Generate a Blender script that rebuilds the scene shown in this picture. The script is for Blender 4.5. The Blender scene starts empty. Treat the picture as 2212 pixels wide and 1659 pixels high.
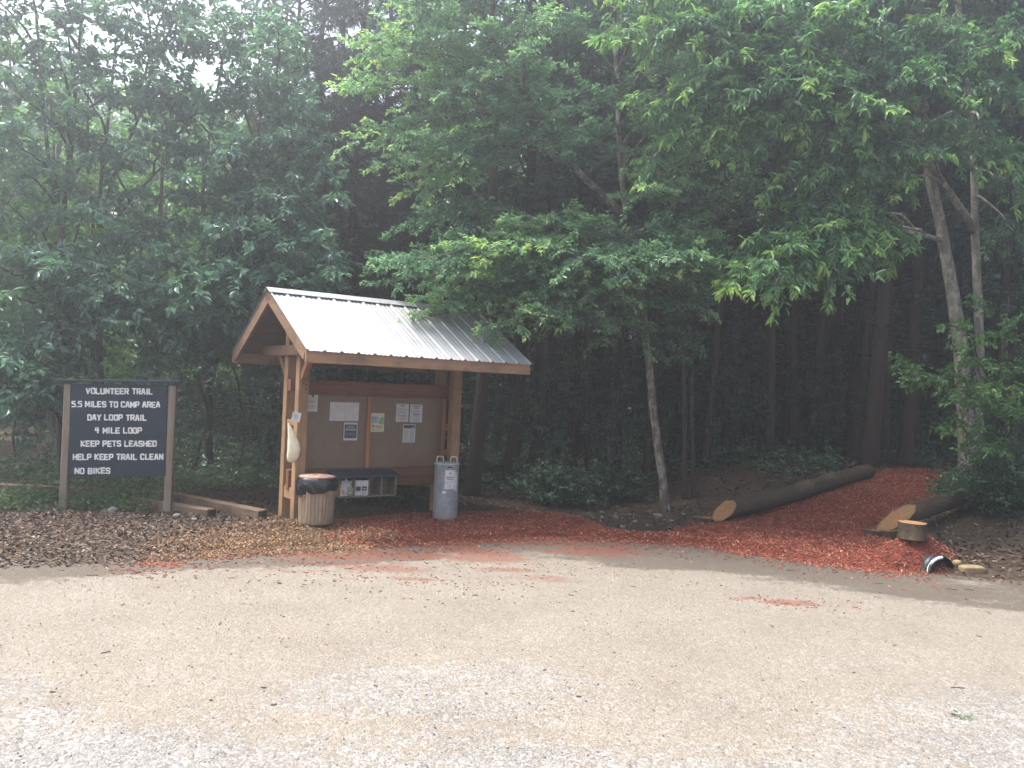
import bpy, math, random
import numpy as np
from mathutils import Vector

SC = bpy.context.scene
COL = SC.collection
R = math.radians

# ------------------------------------------------------------------ camera
ROLL, PITCH, HCAM, FPX = .0428, .0058, 2.1, 1770.0      # FPX: focal length for a 2212 px wide picture
Fv = np.array([0, math.cos(PITCH), math.sin(PITCH)])
R0 = np.array([1., 0, 0]); U0 = np.cross(R0, Fv)
Rv = R0 * math.cos(ROLL) + U0 * math.sin(ROLL)
Uv = U0 * math.cos(ROLL) - R0 * math.sin(ROLL)
CAM = np.array([0, 0, HCAM])
from mathutils import Matrix
cd = bpy.data.cameras.new('camera'); cam = bpy.data.objects.new('camera', cd); COL.objects.link(cam)
cd.sensor_width = 36; cd.lens = 36 * FPX / 2212; cd.clip_end = 2000; cd.clip_start = .05
M4 = Matrix(((Rv[0], Uv[0], -Fv[0], 0), (Rv[1], Uv[1], -Fv[1], 0), (Rv[2], Uv[2], -Fv[2], HCAM), (0, 0, 0, 1)))
cam.matrix_world = M4
SC.camera = cam

# ------------------------------------------------------------------ world, sun, exposure
SUN_EL, SUN_AZ = R(63), R(-78)          # azimuth from +Y, towards +X
W = bpy.data.worlds.new('World'); SC.world = W; W.use_nodes = True
nt = W.node_tree; nt.nodes.clear()
sky = nt.nodes.new('ShaderNodeTexSky'); sky.sky_type = 'NISHITA'; sky.sun_disc = False
sky.sun_elevation = SUN_EL; sky.sun_rotation = SUN_AZ
sky.air_density = 1.0; sky.dust_density = 6.0; sky.ozone_density = 1.0
hs = nt.nodes.new('ShaderNodeHueSaturation'); hs.inputs['Saturation'].default_value = .62
bg = nt.nodes.new('ShaderNodeBackground'); bg.inputs['Strength'].default_value = .15
wo = nt.nodes.new('ShaderNodeOutputWorld')
nt.links.new(sky.outputs[0], hs.inputs['Color']); nt.links.new(hs.outputs[0], bg.inputs[0]); nt.links.new(bg.outputs[0], wo.inputs[0])
sd = bpy.data.lights.new('sun', 'SUN'); sd.energy = 2.6; sd.angle = R(20); sd.color = (1, .97, .92)
so = bpy.data.objects.new('sun', sd); COL.objects.link(so)
tosun = Vector((math.sin(SUN_AZ) * math.cos(SUN_EL), math.cos(SUN_AZ) * math.cos(SUN_EL), math.sin(SUN_EL)))
so.rotation_euler = tosun.to_track_quat('Z', 'Y').to_euler(); so.location = (0, 0, 40)
SC.view_settings.view_transform = 'Standard'; SC.view_settings.look = 'None'
SC.view_settings.exposure = 1.88; SC.view_settings.gamma = 1
SC.render.engine = 'CYCLES'
SC.cycles.use_denoising = True
SC.cycles.max_bounces = 8; SC.cycles.diffuse_bounces = 4; SC.cycles.glossy_bounces = 3
SC.cycles.transmission_bounces = 5; SC.cycles.volume_bounces = 0; SC.cycles.caustics_reflective = False; SC.cycles.caustics_refractive = False

# ------------------------------------------------------------------ helpers
def ray(px, py):
    return Fv + Rv * ((px - 1106) / FPX) - Uv * ((py - 829.5) / FPX)
def at(px, py, depth):
    return CAM + ray(px, py) * depth
def sm(t):
    t = np.clip(t, 0, 1); return t * t * (3 - 2 * t)
def g0(x, y):
    return .85 * sm((x - 1.5) / 4) * sm((y - 12.3) / 4.7) + .02 * np.maximum(y - 17, 0)
def gnd(px, py):
    d = ray(px, py); t = 3.
    while t < 90:
        P = CAM + d * t
        if P[2] <= g0(P[0], P[1]): return P
        t += .02
    return CAM + d * 90
def unit(v):
    v = np.asarray(v, float); return v / np.maximum(np.linalg.norm(v, axis=-1, keepdims=True), 1e-9)

class MB:
    """collects points and faces of one mesh"""
    def __init__(s):
        s.v = []; s.q = []; s.t = []; s.n = []; s.a = []; s.k = 0
    def add(s, V, quads=None, tris=None, ngons=None, attr=0.):
        V = np.asarray(V, float).reshape(-1, 3); o = s.k
        s.v.append(V); s.k += len(V)
        a = np.empty(len(V)); a[:] = attr; s.a.append(a)
        if quads is not None and len(quads): s.q.append(np.asarray(quads, int).reshape(-1, 4) + o)
        if tris is not None and len(tris): s.t.append(np.asarray(tris, int).reshape(-1, 3) + o)
        for f in ngons or []: s.n.append([i + o for i in f])
    def build(s, name, mat, parent=None, loc=None, smooth=False, off=None):
        V = np.concatenate(s.v)
        if off is not None: V = V - np.asarray(off)
        q = np.concatenate(s.q) if s.q else np.zeros((0, 4), int)
        t = np.concatenate(s.t) if s.t else np.zeros((0, 3), int)
        nn = [len(f) for f in s.n]
        loops = np.concatenate([q.ravel(), t.ravel(), np.array([i for f in s.n for i in f], int)]).astype(np.int32)
        sizes = np.concatenate([np.full(len(q), 4), np.full(len(t), 3), np.array(nn, int)]).astype(np.int32)
        starts = np.concatenate([[0], np.cumsum(sizes)[:-1]]).astype(np.int32)
        me = bpy.data.meshes.new(name)
        me.vertices.add(len(V)); me.vertices.foreach_set('co', V.ravel().astype(np.float32))
        me.loops.add(len(loops)); me.loops.foreach_set('vertex_index', loops)
        me.polygons.add(len(sizes)); me.polygons.foreach_set('loop_start', starts)
        me.update(calc_edges=True); me.validate()
        me.polygons.foreach_set('use_smooth', np.full(len(me.polygons), bool(smooth)))
        at_ = me.attributes.new('rnd', 'FLOAT', 'POINT')
        A = np.concatenate(s.a).astype(np.float32)
        if len(at_.data) == len(A): at_.data.foreach_set('value', A)
        if mat: me.materials.append(mat)
        ob = bpy.data.objects.new(name, me); COL.objects.link(ob)
        if parent is not None: ob.parent = parent
        if loc is not None: ob.location = loc
        return ob

def box(mb, lo, hi, attr=0., bev=.006):
    """a box with chamfered edges"""
    lo = np.array(lo, float); hi = np.array(hi, float)
    b = min(bev, .3 * float(np.min(hi - lo)))
    c = (lo + hi) / 2; h = (hi - lo) / 2
    V = []; idx = {}
    for sx in (-1, 1):
        for sy in (-1, 1):
            for sz in (-1, 1):
                s = np.array([sx, sy, sz])
                for ax in range(3):
                    e = h - b; e = e.copy(); e[ax] = h[ax]
                    idx[(sx, sy, sz, ax)] = len(V); V.append(c + s * e)
    Q = []; T = []
    def fix(f):
        P = [np.array(V[i]) for i in f]
        n = np.cross(P[1] - P[0], P[2] - P[0]); m = sum(P) / len(P) - c
        return f if n @ m > 0 else f[::-1]
    for ax in range(3):
        o1, o2 = [a for a in range(3) if a != ax]
        for s in (-1, 1):
            f = []
            for a, b2 in ((-1, -1), (1, -1), (1, 1), (-1, 1)):
                k = [0, 0, 0]; k[ax] = s; k[o1] = a; k[o2] = b2; f.append(idx[(*k, ax)])
            Q.append(fix(f))
        for a in (-1, 1):
            for b2 in (-1, 1):
                f = []
                k = [0, 0, 0]; k[o1] = a; k[o2] = b2
                k[ax] = -1; f += [idx[(*k, o1)], idx[(*k, o2)]]
                k[ax] = 1; f += [idx[(*k, o2)], idx[(*k, o1)]]
                Q.append(fix(f))
    for sx in (-1, 1):
        for sy in (-1, 1):
            for sz in (-1, 1):
                T.append(fix([idx[(sx, sy, sz, a)] for a in range(3)]))
    mb.add(V, Q, T, attr=attr)

def frames(P):
    P = np.asarray(P, float); n = len(P)
    T = np.gradient(P, axis=0); T = unit(T)
    ref = np.array([0, 0, 1.]) if abs(T[0][2]) < .9 else np.array([1., 0, 0])
    N = np.zeros_like(P); N[0] = unit(np.cross(T[0], ref))
    for i in range(1, n):
        v = N[i - 1] - T[i] * (N[i - 1] @ T[i]); N[i] = unit(v)
    return T, N, np.cross(T, N)

def tube(mb, P, r, sides=8, cap=True, attr=0., wob=0., rng=None):
    P = np.asarray(P, float); n = len(P)
    r = np.broadcast_to(np.asarray(r, float), (n,))
    T, N, B = frames(P)
    a = np.arange(sides) * 2 * math.pi / sides
    rr = r[:, None] * np.ones((1, sides))
    if wob and rng is not None: rr = rr * (1 + wob * rng.normal(size=(n, sides)))
    V = P[:, None, :] + rr[..., None] * (np.cos(a)[None, :, None] * N[:, None, :] + np.sin(a)[None, :, None] * B[:, None, :])
    i = np.arange(n - 1)[:, None] * sides; j = np.arange(sides)[None, :]; j2 = (j + 1) % sides
    Q = np.stack([i + j, i + j2, i + sides + j2, i + sides + j], -1).reshape(-1, 4)
    ng = [list(range(sides))[::-1], list(range((n - 1) * sides, n * sides))] if cap else None
    mb.add(V.reshape(-1, 3), Q, ngons=ng, attr=attr)

def lathe(mb, prof, c=(0, 0, 0), n=32, attr=0., fn=None):
    prof = np.array(prof, float); k = len(prof)
    a = np.arange(n) * 2 * math.pi / n
    V = np.zeros((k, n, 3))
    for i, (r, z) in enumerate(prof):
        rr = np.full(n, r)
        if fn is not None: rr = fn(i, a, rr)
        V[i, :, 0] = rr * np.cos(a); V[i, :, 1] = rr * np.sin(a); V[i, :, 2] = z
    i = np.arange(k - 1)[:, None] * n; j = np.arange(n)[None, :]; j2 = (j + 1) % n
    Q = np.stack([i + j, i + j2, i + n + j2, i + n + j], -1).reshape(-1, 4)
    mb.add(V.reshape(-1, 3) + np.array(c), Q, attr=attr)

def vnoise(x, y, seed=0):
    """smooth value noise, vectorised, 0..1"""
    x = np.asarray(x, float); y = np.asarray(y, float)
    xi = np.floor(x).astype(np.int64); yi = np.floor(y).astype(np.int64)
    fx = x - xi; fy = y - yi; fx = fx * fx * (3 - 2 * fx); fy = fy * fy * (3 - 2 * fy)
    def hsh(a, b):
        h = (a * 374761393 + b * 668265263 + seed * 974711) & 0x7fffffff
        h = ((h ^ (h >> 13)) * 1274126177) & 0x7fffffff
        return ((h ^ (h >> 16)) & 0xffff) / 65535.
    return (hsh(xi, yi) * (1 - fx) + hsh(xi + 1, yi) * fx) * (1 - fy) + (hsh(xi, yi + 1) * (1 - fx) + hsh(xi + 1, yi + 1) * fx) * fy
def fbm(x, y, seed=0, o=4):
    s = 0; a = .5
    for k in range(o):
        s = s + a * vnoise(x * 2 ** k, y * 2 ** k, seed + k); a *= .5
    return s / (1 - .5 ** o)

def tag(o, label=None, cat=None, group=None, kind=None):
    if label: o['label'] = label
    if cat: o['category'] = cat
    if group: o['group'] = group
    if kind: o['kind'] = kind
    return o
def empty(name, loc, rz=0.):
    o = bpy.data.objects.new(name, None); COL.objects.link(o)
    o.location = loc; o.rotation_euler = (0, 0, rz); o.empty_display_size = .2
    return o
def dup(o, loc, rz=0., sc=1., label=None, group=None, tilt=(0, 0)):
    r = o.copy(); COL.objects.link(r); r.location = loc; r.rotation_euler = (tilt[0], tilt[1], rz)
    r.scale = (sc, sc, sc) if np.isscalar(sc) else sc
    if label: r['label'] = label
    if group: r['group'] = group
    for ch in list(o.children):
        c = ch.copy(); COL.objects.link(c); c.parent = r
        for g in ch.children:
            d = g.copy(); COL.objects.link(d); d.parent = c
    return r

# ------------------------------------------------------------------ materials
class NT:
    def __init__(s, name):
        s.m = bpy.data.materials.new(name); s.m.use_nodes = True; s.t = s.m.node_tree
        s.b = s.t.nodes['Principled BSDF']; s.out = s.t.nodes['Material Output']
    def n(s, ty, **kw):
        x = s.t.nodes.new(ty)
        for k, v in kw.items():
            if k in x.inputs.keys(): x.inputs[k].default_value = v
            else: setattr(x, k, v)
        return x
    def l(s, a, b): s.t.links.new(a, b)
    def coord(s, kind='Object', scale=(1, 1, 1)):
        tc = s.n('ShaderNodeTexCoord'); mp = s.n('ShaderNodeMapping'); mp.inputs['Scale'].default_value = scale
        s.l(tc.outputs[kind], mp.inputs[0]); return mp.outputs[0]
    def noise(s, vec, scale, detail=4, rough=.6):
        x = s.n('ShaderNodeTexNoise', Scale=scale, Detail=detail, Roughness=rough); s.l(vec, x.inputs['Vector']); return x.outputs['Fac']
    def ramp(s, fac, stops):
        x = s.n('ShaderNodeValToRGB'); e = x.color_ramp.elements
        while len(e) < len(stops): e.new(.5)
        for i, (p, c) in enumerate(stops): e[i].position = p; e[i].color = (*c, 1)
        s.l(fac, x.inputs[0]); return x.outputs[0]
    def mix(s, fac, a, b, mode='MIX'):
        x = s.n('ShaderNodeMixRGB', blend_type=mode)
        for i, v in ((0, fac), (1, a), (2, b)):
            if isinstance(v, (int, float)): x.inputs[i].default_value = v
            elif isinstance(v, tuple): x.inputs[i].default_value = (*v, 1)
            else: s.l(v, x.inputs[i])
        return x.outputs[0]
    def math(s, op, a, b=0., clamp=False):
        x = s.n('ShaderNodeMath', operation=op); x.use_clamp = clamp
        for i, v in ((0, a), (1, b)):
            if isinstance(v, (int, float)): x.inputs[i].default_value = v
            else: s.l(v, x.inputs[i])
        return x.outputs[0]
    def attr(s, name='rnd'):
        x = s.n('ShaderNodeAttribute'); x.attribute_name = name; return x.outputs['Fac']
    def bump(s, h, strength=.4, dist=.01):
        x = s.n('ShaderNodeBump', Strength=strength, Distance=dist); s.l(h, x.inputs['Height']); s.l(x.outputs[0], s.b.inputs['Normal']); return x
    def base(s, c, rough=.7, spec=.3, metal=0.):
        if isinstance(c, tuple): s.b.inputs['Base Color'].default_value = (*c, 1)
        else: s.l(c, s.b.inputs['Base Color'])
        if isinstance(rough, (int, float)): s.b.inputs['Roughness'].default_value = rough
        else: s.l(rough, s.b.inputs['Roughness'])
        s.b.inputs['Specular IOR Level'].default_value = spec; s.b.inputs['Metallic'].default_value = metal
        return s.m

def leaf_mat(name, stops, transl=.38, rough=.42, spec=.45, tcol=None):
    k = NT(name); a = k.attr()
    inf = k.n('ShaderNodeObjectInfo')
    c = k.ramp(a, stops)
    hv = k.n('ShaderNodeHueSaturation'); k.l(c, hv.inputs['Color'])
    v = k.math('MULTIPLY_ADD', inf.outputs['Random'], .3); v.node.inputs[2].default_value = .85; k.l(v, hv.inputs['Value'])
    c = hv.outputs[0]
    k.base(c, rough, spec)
    tr = k.n('ShaderNodeBsdfTranslucent')
    tc = k.mix(1., c, tcol or (1.1, 1.22, .72), 'MULTIPLY'); k.l(tc, tr.inputs[0])
    mx = k.n('ShaderNodeMixShader'); mx.inputs[0].default_value = transl
    k.l(k.b.outputs[0], mx.inputs[1]); k.l(tr.outputs[0], mx.inputs[2]); k.l(mx.outputs[0], k.out.inputs[0])
    return k.m

def bark_mat(name, dark, light, patch=None, scale=1.):
    k = NT(name); v = k.coord('Object', (14 * scale, 14 * scale, 2.2 * scale))
    n1 = k.noise(v, 1.6, 6, .65)
    c = k.ramp(n1, [(.3, dark), (.68, light)])
    if patch:
        v2 = k.coord('Object', (5, 5, 3)); n2 = k.noise(v2, 1.5, 5, .7)
        f = k.ramp(n2, [(.48, (0, 0, 0)), (.6, (1, 1, 1))]); c = k.mix(f, c, patch)
    k.bump(n1, .7, .02)
    return k.base(c, .9, .15)

def wood_mat(name, c1, c2, stain=None, axis=0, rough=.75, amt=1.):
    k = NT(name); sc = [22, 22, 22]; sc[axis] = 1.4
    v = k.coord('Object', tuple(sc)); n1 = k.noise(v, 1.2, 6, .6)
    c = k.ramp(n1, [(.3, c1), (.7, c2)])
    v2 = k.coord('Object', (1, 1, 1)); n2 = k.noise(v2, 3.2, 5, .65)
    if stain: c = k.mix(k.math('MULTIPLY', k.ramp(n2, [(.45, (0, 0, 0)), (.75, (1, 1, 1))]), amt), c, stain)
    k.bump(n1, .35, .004)
    return k.base(c, rough, .25)

M = {}
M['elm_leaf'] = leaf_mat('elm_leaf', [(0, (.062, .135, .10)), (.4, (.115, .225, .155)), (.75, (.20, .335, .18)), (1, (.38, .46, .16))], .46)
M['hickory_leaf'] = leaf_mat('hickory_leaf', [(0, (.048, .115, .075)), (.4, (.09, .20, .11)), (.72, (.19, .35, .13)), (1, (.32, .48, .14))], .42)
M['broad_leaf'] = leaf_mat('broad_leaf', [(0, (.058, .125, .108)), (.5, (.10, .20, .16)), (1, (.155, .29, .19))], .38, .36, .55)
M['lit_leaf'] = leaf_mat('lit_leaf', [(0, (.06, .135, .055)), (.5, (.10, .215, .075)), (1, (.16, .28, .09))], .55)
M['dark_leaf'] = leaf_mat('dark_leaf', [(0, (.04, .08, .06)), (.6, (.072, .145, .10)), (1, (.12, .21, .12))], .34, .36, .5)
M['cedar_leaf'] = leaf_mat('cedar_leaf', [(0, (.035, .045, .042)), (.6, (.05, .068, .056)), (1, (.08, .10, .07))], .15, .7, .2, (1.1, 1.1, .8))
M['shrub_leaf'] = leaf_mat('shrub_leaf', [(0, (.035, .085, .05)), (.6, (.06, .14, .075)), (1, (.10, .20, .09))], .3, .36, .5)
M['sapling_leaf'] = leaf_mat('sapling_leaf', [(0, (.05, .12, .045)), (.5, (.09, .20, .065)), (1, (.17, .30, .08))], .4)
M['weed'] = leaf_mat('weed', [(0, (.045, .09, .045)), (.6, (.085, .16, .065)), (1, (.17, .22, .09))], .35)
M['bark_grey'] = bark_mat('bark_grey', (.09, .082, .068), (.21, .195, .16), (.31, .30, .255))
M['bark_mottled'] = bark_mat('bark_mottled', (.055, .043, .033), (.14, .115, .085), (.27, .26, .22))
M['bark_brown'] = bark_mat('bark_brown', (.028, .023, .020), (.075, .060, .048))
M['bark_cedar'] = bark_mat('bark_cedar', (.022, .016, .014), (.062, .043, .035))
k = NT('bark_log'); v = k.coord('Object', (1, 1, 1)); n1 = k.noise(v, 26, 6, .7); n2 = k.noise(v, 2.2, 4, .6)
c = k.ramp(n1, [(.3, (.016, .013, .011)), (.7, (.095, .072, .053))]); c = k.mix(k.ramp(n2, [(.5, (0, 0, 0)), (.7, (.9, .9, .9))]), c, (.14, .10, .065)); k.bump(n1, .9, .02); M['bark_log'] = k.base(c, .95, .1)
M['post_wood'] = wood_mat('post_wood', (.235, .135, .07), (.36, .22, .122), (.16, .095, .06), 2)
M['beam_wood'] = wood_mat('beam_wood', (.18, .085, .045), (.30, .15, .075), (.09, .055, .04), 0)
M['fascia_wood'] = wood_mat('fascia_wood', (.22, .12, .07), (.36, .22, .135), (.085, .058, .047), 0)
M['barge_wood'] = wood_mat('barge_wood', (.14, .08, .048), (.23, .135, .08), (.09, .064, .05), 1)
M['deck_wood'] = wood_mat('deck_wood', (.10, .05, .035), (.17, .085, .055), (.07, .045, .04), 0)
M['rail_wood'] = wood_mat('rail_wood', (.14, .062, .036), (.225, .10, .056), (.10, .05, .036), 0)
M['trim_wood'] = wood_mat('trim_wood', (.30, .12, .05), (.44, .19, .08), None, 2)
M['grey_wood'] = wood_mat('grey_wood', (.16, .125, .095), (.29, .235, .175), (.13, .10, .08), 0)
M['sign_post'] = wood_mat('sign_post', (.15, .125, .10), (.27, .225, .18), (.20, .13, .08), 2)
M['tie_wood'] = wood_mat('tie_wood', (.09, .06, .04), (.20, .14, .095), (.065, .042, .032), 0)
k = NT('navy_paint'); v = k.coord('Object', (1.5, 20, 20)); n = k.noise(v, 2., 5, .65); M['navy_paint'] = k.base(k.ramp(n, [(.3, (.022, .032, .047)), (.7, (.028, .040, .057))]), .7, .2)
k = NT('tie_end'); v = k.coord('Object', (1, 1, 1)); M['tie_end'] = k.base(k.ramp(k.noise(v, 16, 5), [(.3, (.02, .016, .014)), (.7, (.055, .04, .03))]), .9)
k = NT('letter_paint'); v = k.coord('Object'); n = k.noise(v, 60, 4)
M['letter_paint'] = k.base(k.ramp(n, [(.3, (.52, .52, .50)), (.6, (.78, .78, .75))]), .6)
k = NT('panel_sheet'); v = k.coord('Object'); n = k.noise(v, 5, 6, .7); n2 = k.noise(v, 90, 3)
c = k.ramp(n, [(.35, (.13, .082, .048)), (.7, (.185, .12, .072))]); c = k.mix(.25, c, k.ramp(n2, [(.3, (.08, .055, .04)), (.7, (.22, .16, .11))]))
M['panel_sheet'] = k.base(c, .32, .5)
k = NT('roof_metal'); v = k.coord('Object'); n = k.noise(v, 4, 6, .65)
c = k.ramp(n, [(.3, (.27, .275, .285)), (.7, (.37, .375, .385))]); k.bump(n, .05, .01)
M['roof_metal'] = k.base(c, .55, .4, .1)
k = NT('galvanised'); v = k.coord('Object'); vo = k.n('ShaderNodeTexVoronoi', Scale=38.); k.l(v, vo.inputs['Vector'])
c = k.mix(.35, k.ramp(k.noise(v, 6, 5), [(.3, (.31, .35, .37)), (.7, (.43, .48, .51))]), vo.outputs['Color'], 'SOFT_LIGHT')
sx = k.n('ShaderNodeSeparateXYZ'); k.l(v, sx.inputs[0])
low = k.math('SUBTRACT', k.math('MULTIPLY_ADD', k.noise(v, 5, 4), .25), sx.outputs[2]); low.node.inputs[0].links[0].from_node.inputs[2].default_value = .12
c = k.mix(k.math('MULTIPLY', low, 3., True), c, (.33, .27, .18))
M['galvanised'] = k.base(c, .45, .5, .3)
k = NT('can_metal'); v = k.coord('Object', (9, 9, 1.2)); v2 = k.coord('Object')
n = k.noise(v, 1.6, 6, .65); n2 = k.noise(v2, 7, 5, .7)
c = k.ramp(n, [(.3, (.20, .14, .09)), (.5, (.27, .205, .14)), (.72, (.33, .28, .21))])
c = k.mix(k.ramp(n2, [(.55, (0, 0, 0)), (.72, (1, 1, 1))]), c, (.22, .12, .065))
M['can_metal'] = k.base(c, .6, .4, .25)
k = NT('can_lid'); v = k.coord('Object'); M['can_lid'] = k.base(k.ramp(k.noise(v, 9, 6, .7), [(.35, (.17, .095, .07)), (.65, (.33, .22, .18))]), .75)
k = NT('bag_plastic'); v = k.coord('Object'); k.bump(k.noise(v, 14, 4), .6, .02); M['bag_plastic'] = k.base((.009, .010, .013), .22, .55)
k = NT('steel_wire'); M['steel_wire'] = k.base((.62, .60, .56), .4, .5, .6)
k = NT('paper'); v = k.coord('Object'); M['paper'] = k.base(k.ramp(k.noise(v, 9, 4), [(.3, (.48, .48, .50)), (.7, (.60, .60, .61))]), .55, .3)
k = NT('ink'); M['ink'] = k.base((.10, .10, .115), .6)
k = NT('dark_ink'); M['dark_ink'] = k.base((.045, .045, .06), .5)
k = NT('navy_ink'); v = k.coord('Object'); M['navy_ink'] = k.base(k.ramp(k.noise(v, 26, 4), [(.35, (.035, .04, .075)), (.65, (.075, .08, .12))]), .5)
k = NT('grey_ink'); M['grey_ink'] = k.base((.33, .33, .36), .6)
for nme, cc in dict(red_print=(.52, .15, .11), blue_print=(.05, .18, .38), green_print=(.14, .33, .09), pale_green_print=(.42, .55, .22), yellow_print=(.75, .56, .06), orange_print=(.62, .30, .10), olive_print=(.15, .18, .06), peach_print=(.68, .48, .34)).items():
    k = NT(nme); v = k.coord('Object'); M[nme] = k.base(k.mix(k.math('MULTIPLY', k.noise(v, 40, 3), .35), cc, (.7, .7, .68)), .6)
k = NT('cloth'); v = k.coord('Object'); k.bump(k.noise(v, 26, 4), .5, .01); M['cloth'] = k.base(k.ramp(k.noise(v, 12, 4), [(.3, (.58, .50, .36)), (.7, (.74, .67, .52))]), .9)
k = NT('black_plastic'); v = k.coord('Object'); M['black_plastic'] = k.base(k.ramp(k.noise(v, 20, 3), [(.3, (.012, .014, .018)), (.8, (.035, .04, .048))]), .45)
k = NT('white_plastic'); M['white_plastic'] = k.base((.62, .66, .70), .45)
k = NT('cut_wood'); a = k.attr(); v = k.coord('Object'); wv = k.noise(v, 30, 5)
c = k.ramp(a, [(0, (.46, .20, .075)), (.36, (.42, .19, .075)), (.5, (.34, .20, .09)), (.86, (.31, .185, .085)), (1, (.09, .055, .03))])
c = k.mix(1., c, (.78, .76, .74), 'MULTIPLY'); v2 = k.coord('Object', (60, 6, 25)); w2 = k.noise(v2, 1.5, 5, .7); c = k.mix(k.ramp(w2, [(.42, (0, 0, 0)), (.62, (.75, .75, .75))]), c, (.14, .075, .035)); k.bump(w2, .5, .01); M['cut_wood'] = k.base(c, .8)
k = NT('rock'); v = k.coord('Object'); n = k.noise(v, 9, 6, .7); k.bump(n, .8, .03); M['rock'] = k.base(k.ramp(n, [(.3, (.11, .105, .092)), (.7, (.23, .225, .205))]), .9)
k = NT('sandstone'); v = k.coord('Object'); n = k.noise(v, 9, 6, .7); k.bump(n, .8, .02); M['sandstone'] = k.base(k.ramp(n, [(.3, (.16, .115, .063)), (.7, (.25, .188, .11))]), .9)

# forest floor
k = NT('forest_floor'); v = k.coord('Object'); n = k.noise(v, 1.3, 6, .7); n2 = k.noise(v, 22, 5, .7)
c = k.ramp(n, [(.35, (.045, .033, .024)), (.65, (.09, .066, .046))]); c = k.mix(.6, c, k.ramp(n2, [(.35, (.02, .016, .012)), (.6, (.095, .07, .05)), (.75, (.17, .13, .095))]))
k.bump(n2, .9, .04); M['forest_floor'] = k.base(c, .95, .1)
# mulch
k = NT('mulch_bed'); v = k.coord('Object'); n2 = k.noise(v, 38, 5, .7); a = k.attr()
c = k.ramp(n2, [(.32, (.04, .014, .011)), (.55, (.15, .040, .027)), (.75, (.24, .078, .05))])
k.bump(n2, 1., .03); M['mulch_bed'] = k.base(c, .9, .15)
k = NT('chip_red'); M['chip_red'] = k.base(k.ramp(k.attr(), [(0, (.085, .024, .018)), (.45, (.21, .054, .035)), (.8, (.33, .10, .06)), (.93, (.36, .15, .085)), (1, (.44, .29, .18))]), .8, .2)
k = NT('chip_tan'); M['chip_tan'] = k.base(k.ramp(k.attr(), [(0, (.07, .04, .024)), (.45, (.16, .088, .046)), (.85, (.26, .155, .082)), (1, (.38, .27, .165))]), .8, .2)
k = NT('litter'); M['litter'] = k.base(k.ramp(k.attr(), [(0, (.032, .021, .015)), (.5, (.075, .05, .036)), (.88, (.14, .10, .073)), (1, (.24, .20, .17))]), .9, .15)
k = NT('pebble'); M['pebble'] = k.base(k.ramp(k.attr(), [(0, (.06, .056, .052)), (.5, (.155, .146, .136)), (1, (.34, .325, .31))]), .9, .2)

# gravel lot: chip seal with three washes of dirt stored per vertex
k = NT('chip_seal'); tc = k.n('ShaderNodeTexCoord'); v = tc.outputs['Object']
vo = k.n('ShaderNodeTexVoronoi', Scale=92.); k.l(v, vo.inputs['Vector'])
sc = k.n('ShaderNodeSeparateColor'); k.l(vo.outputs['Color'], sc.inputs[0])
vo2 = k.n('ShaderNodeTexVoronoi', Scale=40.); k.l(v, vo2.inputs['Vector'])
sc2 = k.n('ShaderNodeSeparateColor'); k.l(vo2.outputs['Color'], sc2.inputs[0])
st = k.ramp(sc.outputs[0], [(0, (.065, .061, .058)), (.22, (.12, .114, .108)), (.6, (.18, .172, .163)), (.9, (.26, .25, .24)), (1, (.40, .39, .375))])
st = k.mix(.45, st, k.ramp(sc2.outputs[1], [(0, (.075, .07, .066)), (.2, (.145, .138, .13)), (.8, (.20, .192, .182)), (1, (.34, .33, .315))]))
nb = k.noise(v, 1.1, 5, .6); nf = k.noise(v, 9, 5, .65)
st = k.mix(k.ramp(nf, [(.56, (0, 0, 0)), (.72, (.5, .5, .5))]), st, (.115, .10, .085))
st = k.mix(1., st, k.ramp(nb, [(.3, (.80, .79, .78)), (.7, (1.08, 1.07, 1.05))]), 'MULTIPLY')
def wash(col, name, c, amt, edge=.25):
    a = k.attr(name)
    f = k.math('MULTIPLY', k.ramp(k.math('ADD', a, k.math('MULTIPLY_ADD', nf, 1.0)), [(.72, (0, 0, 0)), (.72 + edge, (1, 1, 1))]), amt)
    f.node.inputs[0].links[0].from_node.inputs[0].links[0].from_node.inputs[1].links[0].from_node.inputs[2].default_value = -.28
    return k.mix(f, col, c)
tan = k.mix(.4, (.155, .122, .080), st)
st = wash(st, 'tan', tan, .74, .95)
dirt = k.mix(.22, (.042, .030, .022), st)
st = wash(st, 'dirt', dirt, .85, .75)
st = wash(st, 'red', k.mix(.22, (.13, .040, .022), st), .8, .5)
hh = k.math('ADD', vo.outputs['Distance'], k.math('MULTIPLY', vo2.outputs['Distance'], 1.2))
k.bump(hh, .6, .008).invert = True
M['chip_seal'] = k.base(st, .85, .25)

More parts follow.
